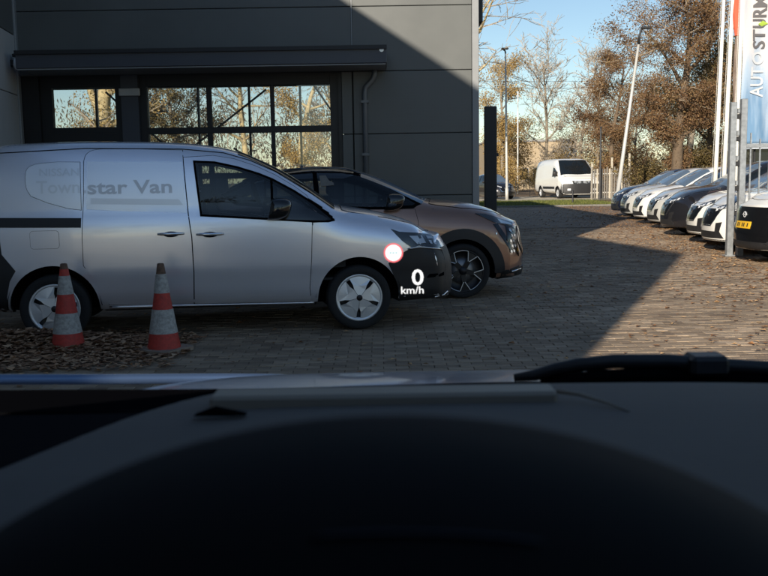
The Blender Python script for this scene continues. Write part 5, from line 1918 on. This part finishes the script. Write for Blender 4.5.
xs_, zs_ = np.linspace(0, BX1 - BX0, 26), np.linspace(BZ0, BZ1, 60)
V = [(x, bany(x, z), z) for z in zs_ for x in xs_]
F = [(i + j * 26, i + 1 + j * 26, i + 27 + j * 26, i + 26 + j * 26) for j in range(59) for i in range(25)]
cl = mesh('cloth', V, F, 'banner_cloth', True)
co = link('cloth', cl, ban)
md = co.modifiers.new('t', 'SOLIDIFY')
md.thickness = .003
def ban_text(s, z0, z1, x0, x1, m, nm, bold):
    Vt, Ft = text_fit(s, z0, z1, 0, 1, bold)
    P_ = [(x1 - b2 * (x1 - x0), bany(x1 - b2 * (x1 - x0), a) - .03, a) for a, b2 in Vt]
    link(nm, mesh(nm, P_, [f[::-1] for f in Ft], m), ban)
ban_text('AUT', 3.30, 4.00, .20, .52, 'flag_light', 'lettering', .02)
ban_text('ST', 4.42, 4.86,   .23, .55, 'flag_dark', 'lettering', .02)
ban_text('U', 4.90, 5.10, .23, .55, 'flag_dark', 'lettering', .02)
link('leaf_mark', mesh('leaf_mark', [(x, bany(x, z) - .034, z) for x, z in ((.36, 4.98), (.45, 4.93), (.60, 4.99), (.47, 5.06))], [(0, 1, 2, 3)], 'flag_green'), ban)
ban_text('RM', 5.14, 5.62,   .23, .55, 'flag_dark', 'lettering', .02)
rgm = MB()
for r_ in (.15, .095):
    for k in range(24):
        t = 6.283 * k / 24
        x, z = .37 + r_ * math.cos(t), 4.20 + r_ * math.sin(t)
        rgm.V.append((x, bany(x, z) - .03, z))
rgm.F = [(i, (i + 1) % 24, 24 + (i + 1) % 24, 24 + i) for i in range(24)]
link('emblem', mesh('emblem', rgm.V, rgm.F, 'flag_light'), ban)
MB().tube([(-.16, 0, BZ1 + .02), (BX1 - BX0, 0, BZ1 + .02)], .02, 8).build('banner_arm', 'pole_white', ban)

# ================================================================== FAR BUILDINGS
fb_ = empty('far_building', (16.5, 112, 0))
tag(fb_, 'low cream building with grey end block far behind the bare trees', 'building')
box('wall', (-3.6, 0, 0), (5.6, 10, 5.9), 'cream_wall', fb_)
box('grey_block', (5.61, .4, 0), (7.6, 10, 6.2), 'grey_wall', fb_)
box('roof', (-3.7, -.1, 5.9), (5.6, 10, 6.1), 'grey_wall', fb_)
for k in range(5):
    f_ = box('window', (-3.1 + k * 1.75, -.05, 1.2), (-1.95 + k * 1.75, -.005, 2.7), 'trim_grey', fb_)
    box('pane', (-3.04 + k * 1.75, -.07, 1.26), (-2.01 + k * 1.75, -.051, 2.64), 'car_glass', f_)
sh = empty('low_showroom', (17.25, 40, 0))
tag(sh, 'low building with pale blue fascia and dark glazing behind the security gate', 'building')
box('wall', (-.9, 0, 0), (14, 2.4, 1.6), 'trim_grey', sh)
box('glazing', (-.9, .05, 1.6), (14, 2.3, 2.6), 'car_glass', sh)
for k in range(11):
    box('mullion', (-.9 + k * 1.45, -.03, 1.6), (-.82 + k * 1.45, .049, 2.6), 'trim_black', sh)
box('fascia', (-1.1, -.35, 2.6), (14.2, 2.5, 2.95), 'pale_wall', sh)

# the far wood that closes the view: one brown mass
rr = random.Random(99)
V, F, T = [], [], []
for k in range(420):
    x0, y0 = rr.uniform(-62, 95), rr.uniform(124, 138)
    hgt = rr.uniform(8, 15) if x0 < 0 else rr.uniform(3.5, 6.5)
    for _ in range(110 if x0 < 0 else 60):
        t = rr.random() ** .7
        p = Vector((x0 + rr.gauss(0, .9 * (1 - .4 * t)), y0 + rr.gauss(0, .8), hgt * t))
        a = Vector((rr.gauss(0, .5), rr.gauss(0, .5), rr.gauss(0, 1))).normalized()
        b_ = a.orthogonal().normalized()
        s_ = rr.uniform(.3, .9)
        i = len(V)
        V += [p - a * s_ * .5, p + b_ * s_ * .12, p + a * s_ * .5, p - b_ * s_ * .12]
        F.append((i, i + 1, i + 2, i + 3))
        T.append(rr.random())
ramp_mat('far_wood', [(0, (.10, .075, .05)), (.5, (.19, .145, .095)), (1, (.30, .23, .14))], transl=.2)
tag(link('distant_wood', mesh('distant_wood', V, F, 'far_wood', tone=T)), 'brown leafless wood on the horizon behind everything', 'wood', kind='stuff')

# two faint overhead cables across the sky gap
for z_, lab in ((11.1, 'upper thin overhead cable above the bare trees'), (10.5, 'lower thin overhead cable above the bare trees')):
    mb = MB().tube([(-10 + 4 * k, 84, z_ - .9 * math.sin(math.pi * k / 14) + (.0)) for k in range(15)], .012, 4)
    tag(mb.build('overhead_cable', 'trim_black'), lab, 'cable')
# pale sales sheet behind the crossover's side glass
sticker_car.panel('sales_sheet', [(-1.78, 1.56), (-1.70, 1.565), (-1.66, 1.50), (-1.60, 1.47), (-1.60, 1.44), (-1.76, 1.43)], 'pale_dull', off=.009, skirt=.001, both=False)
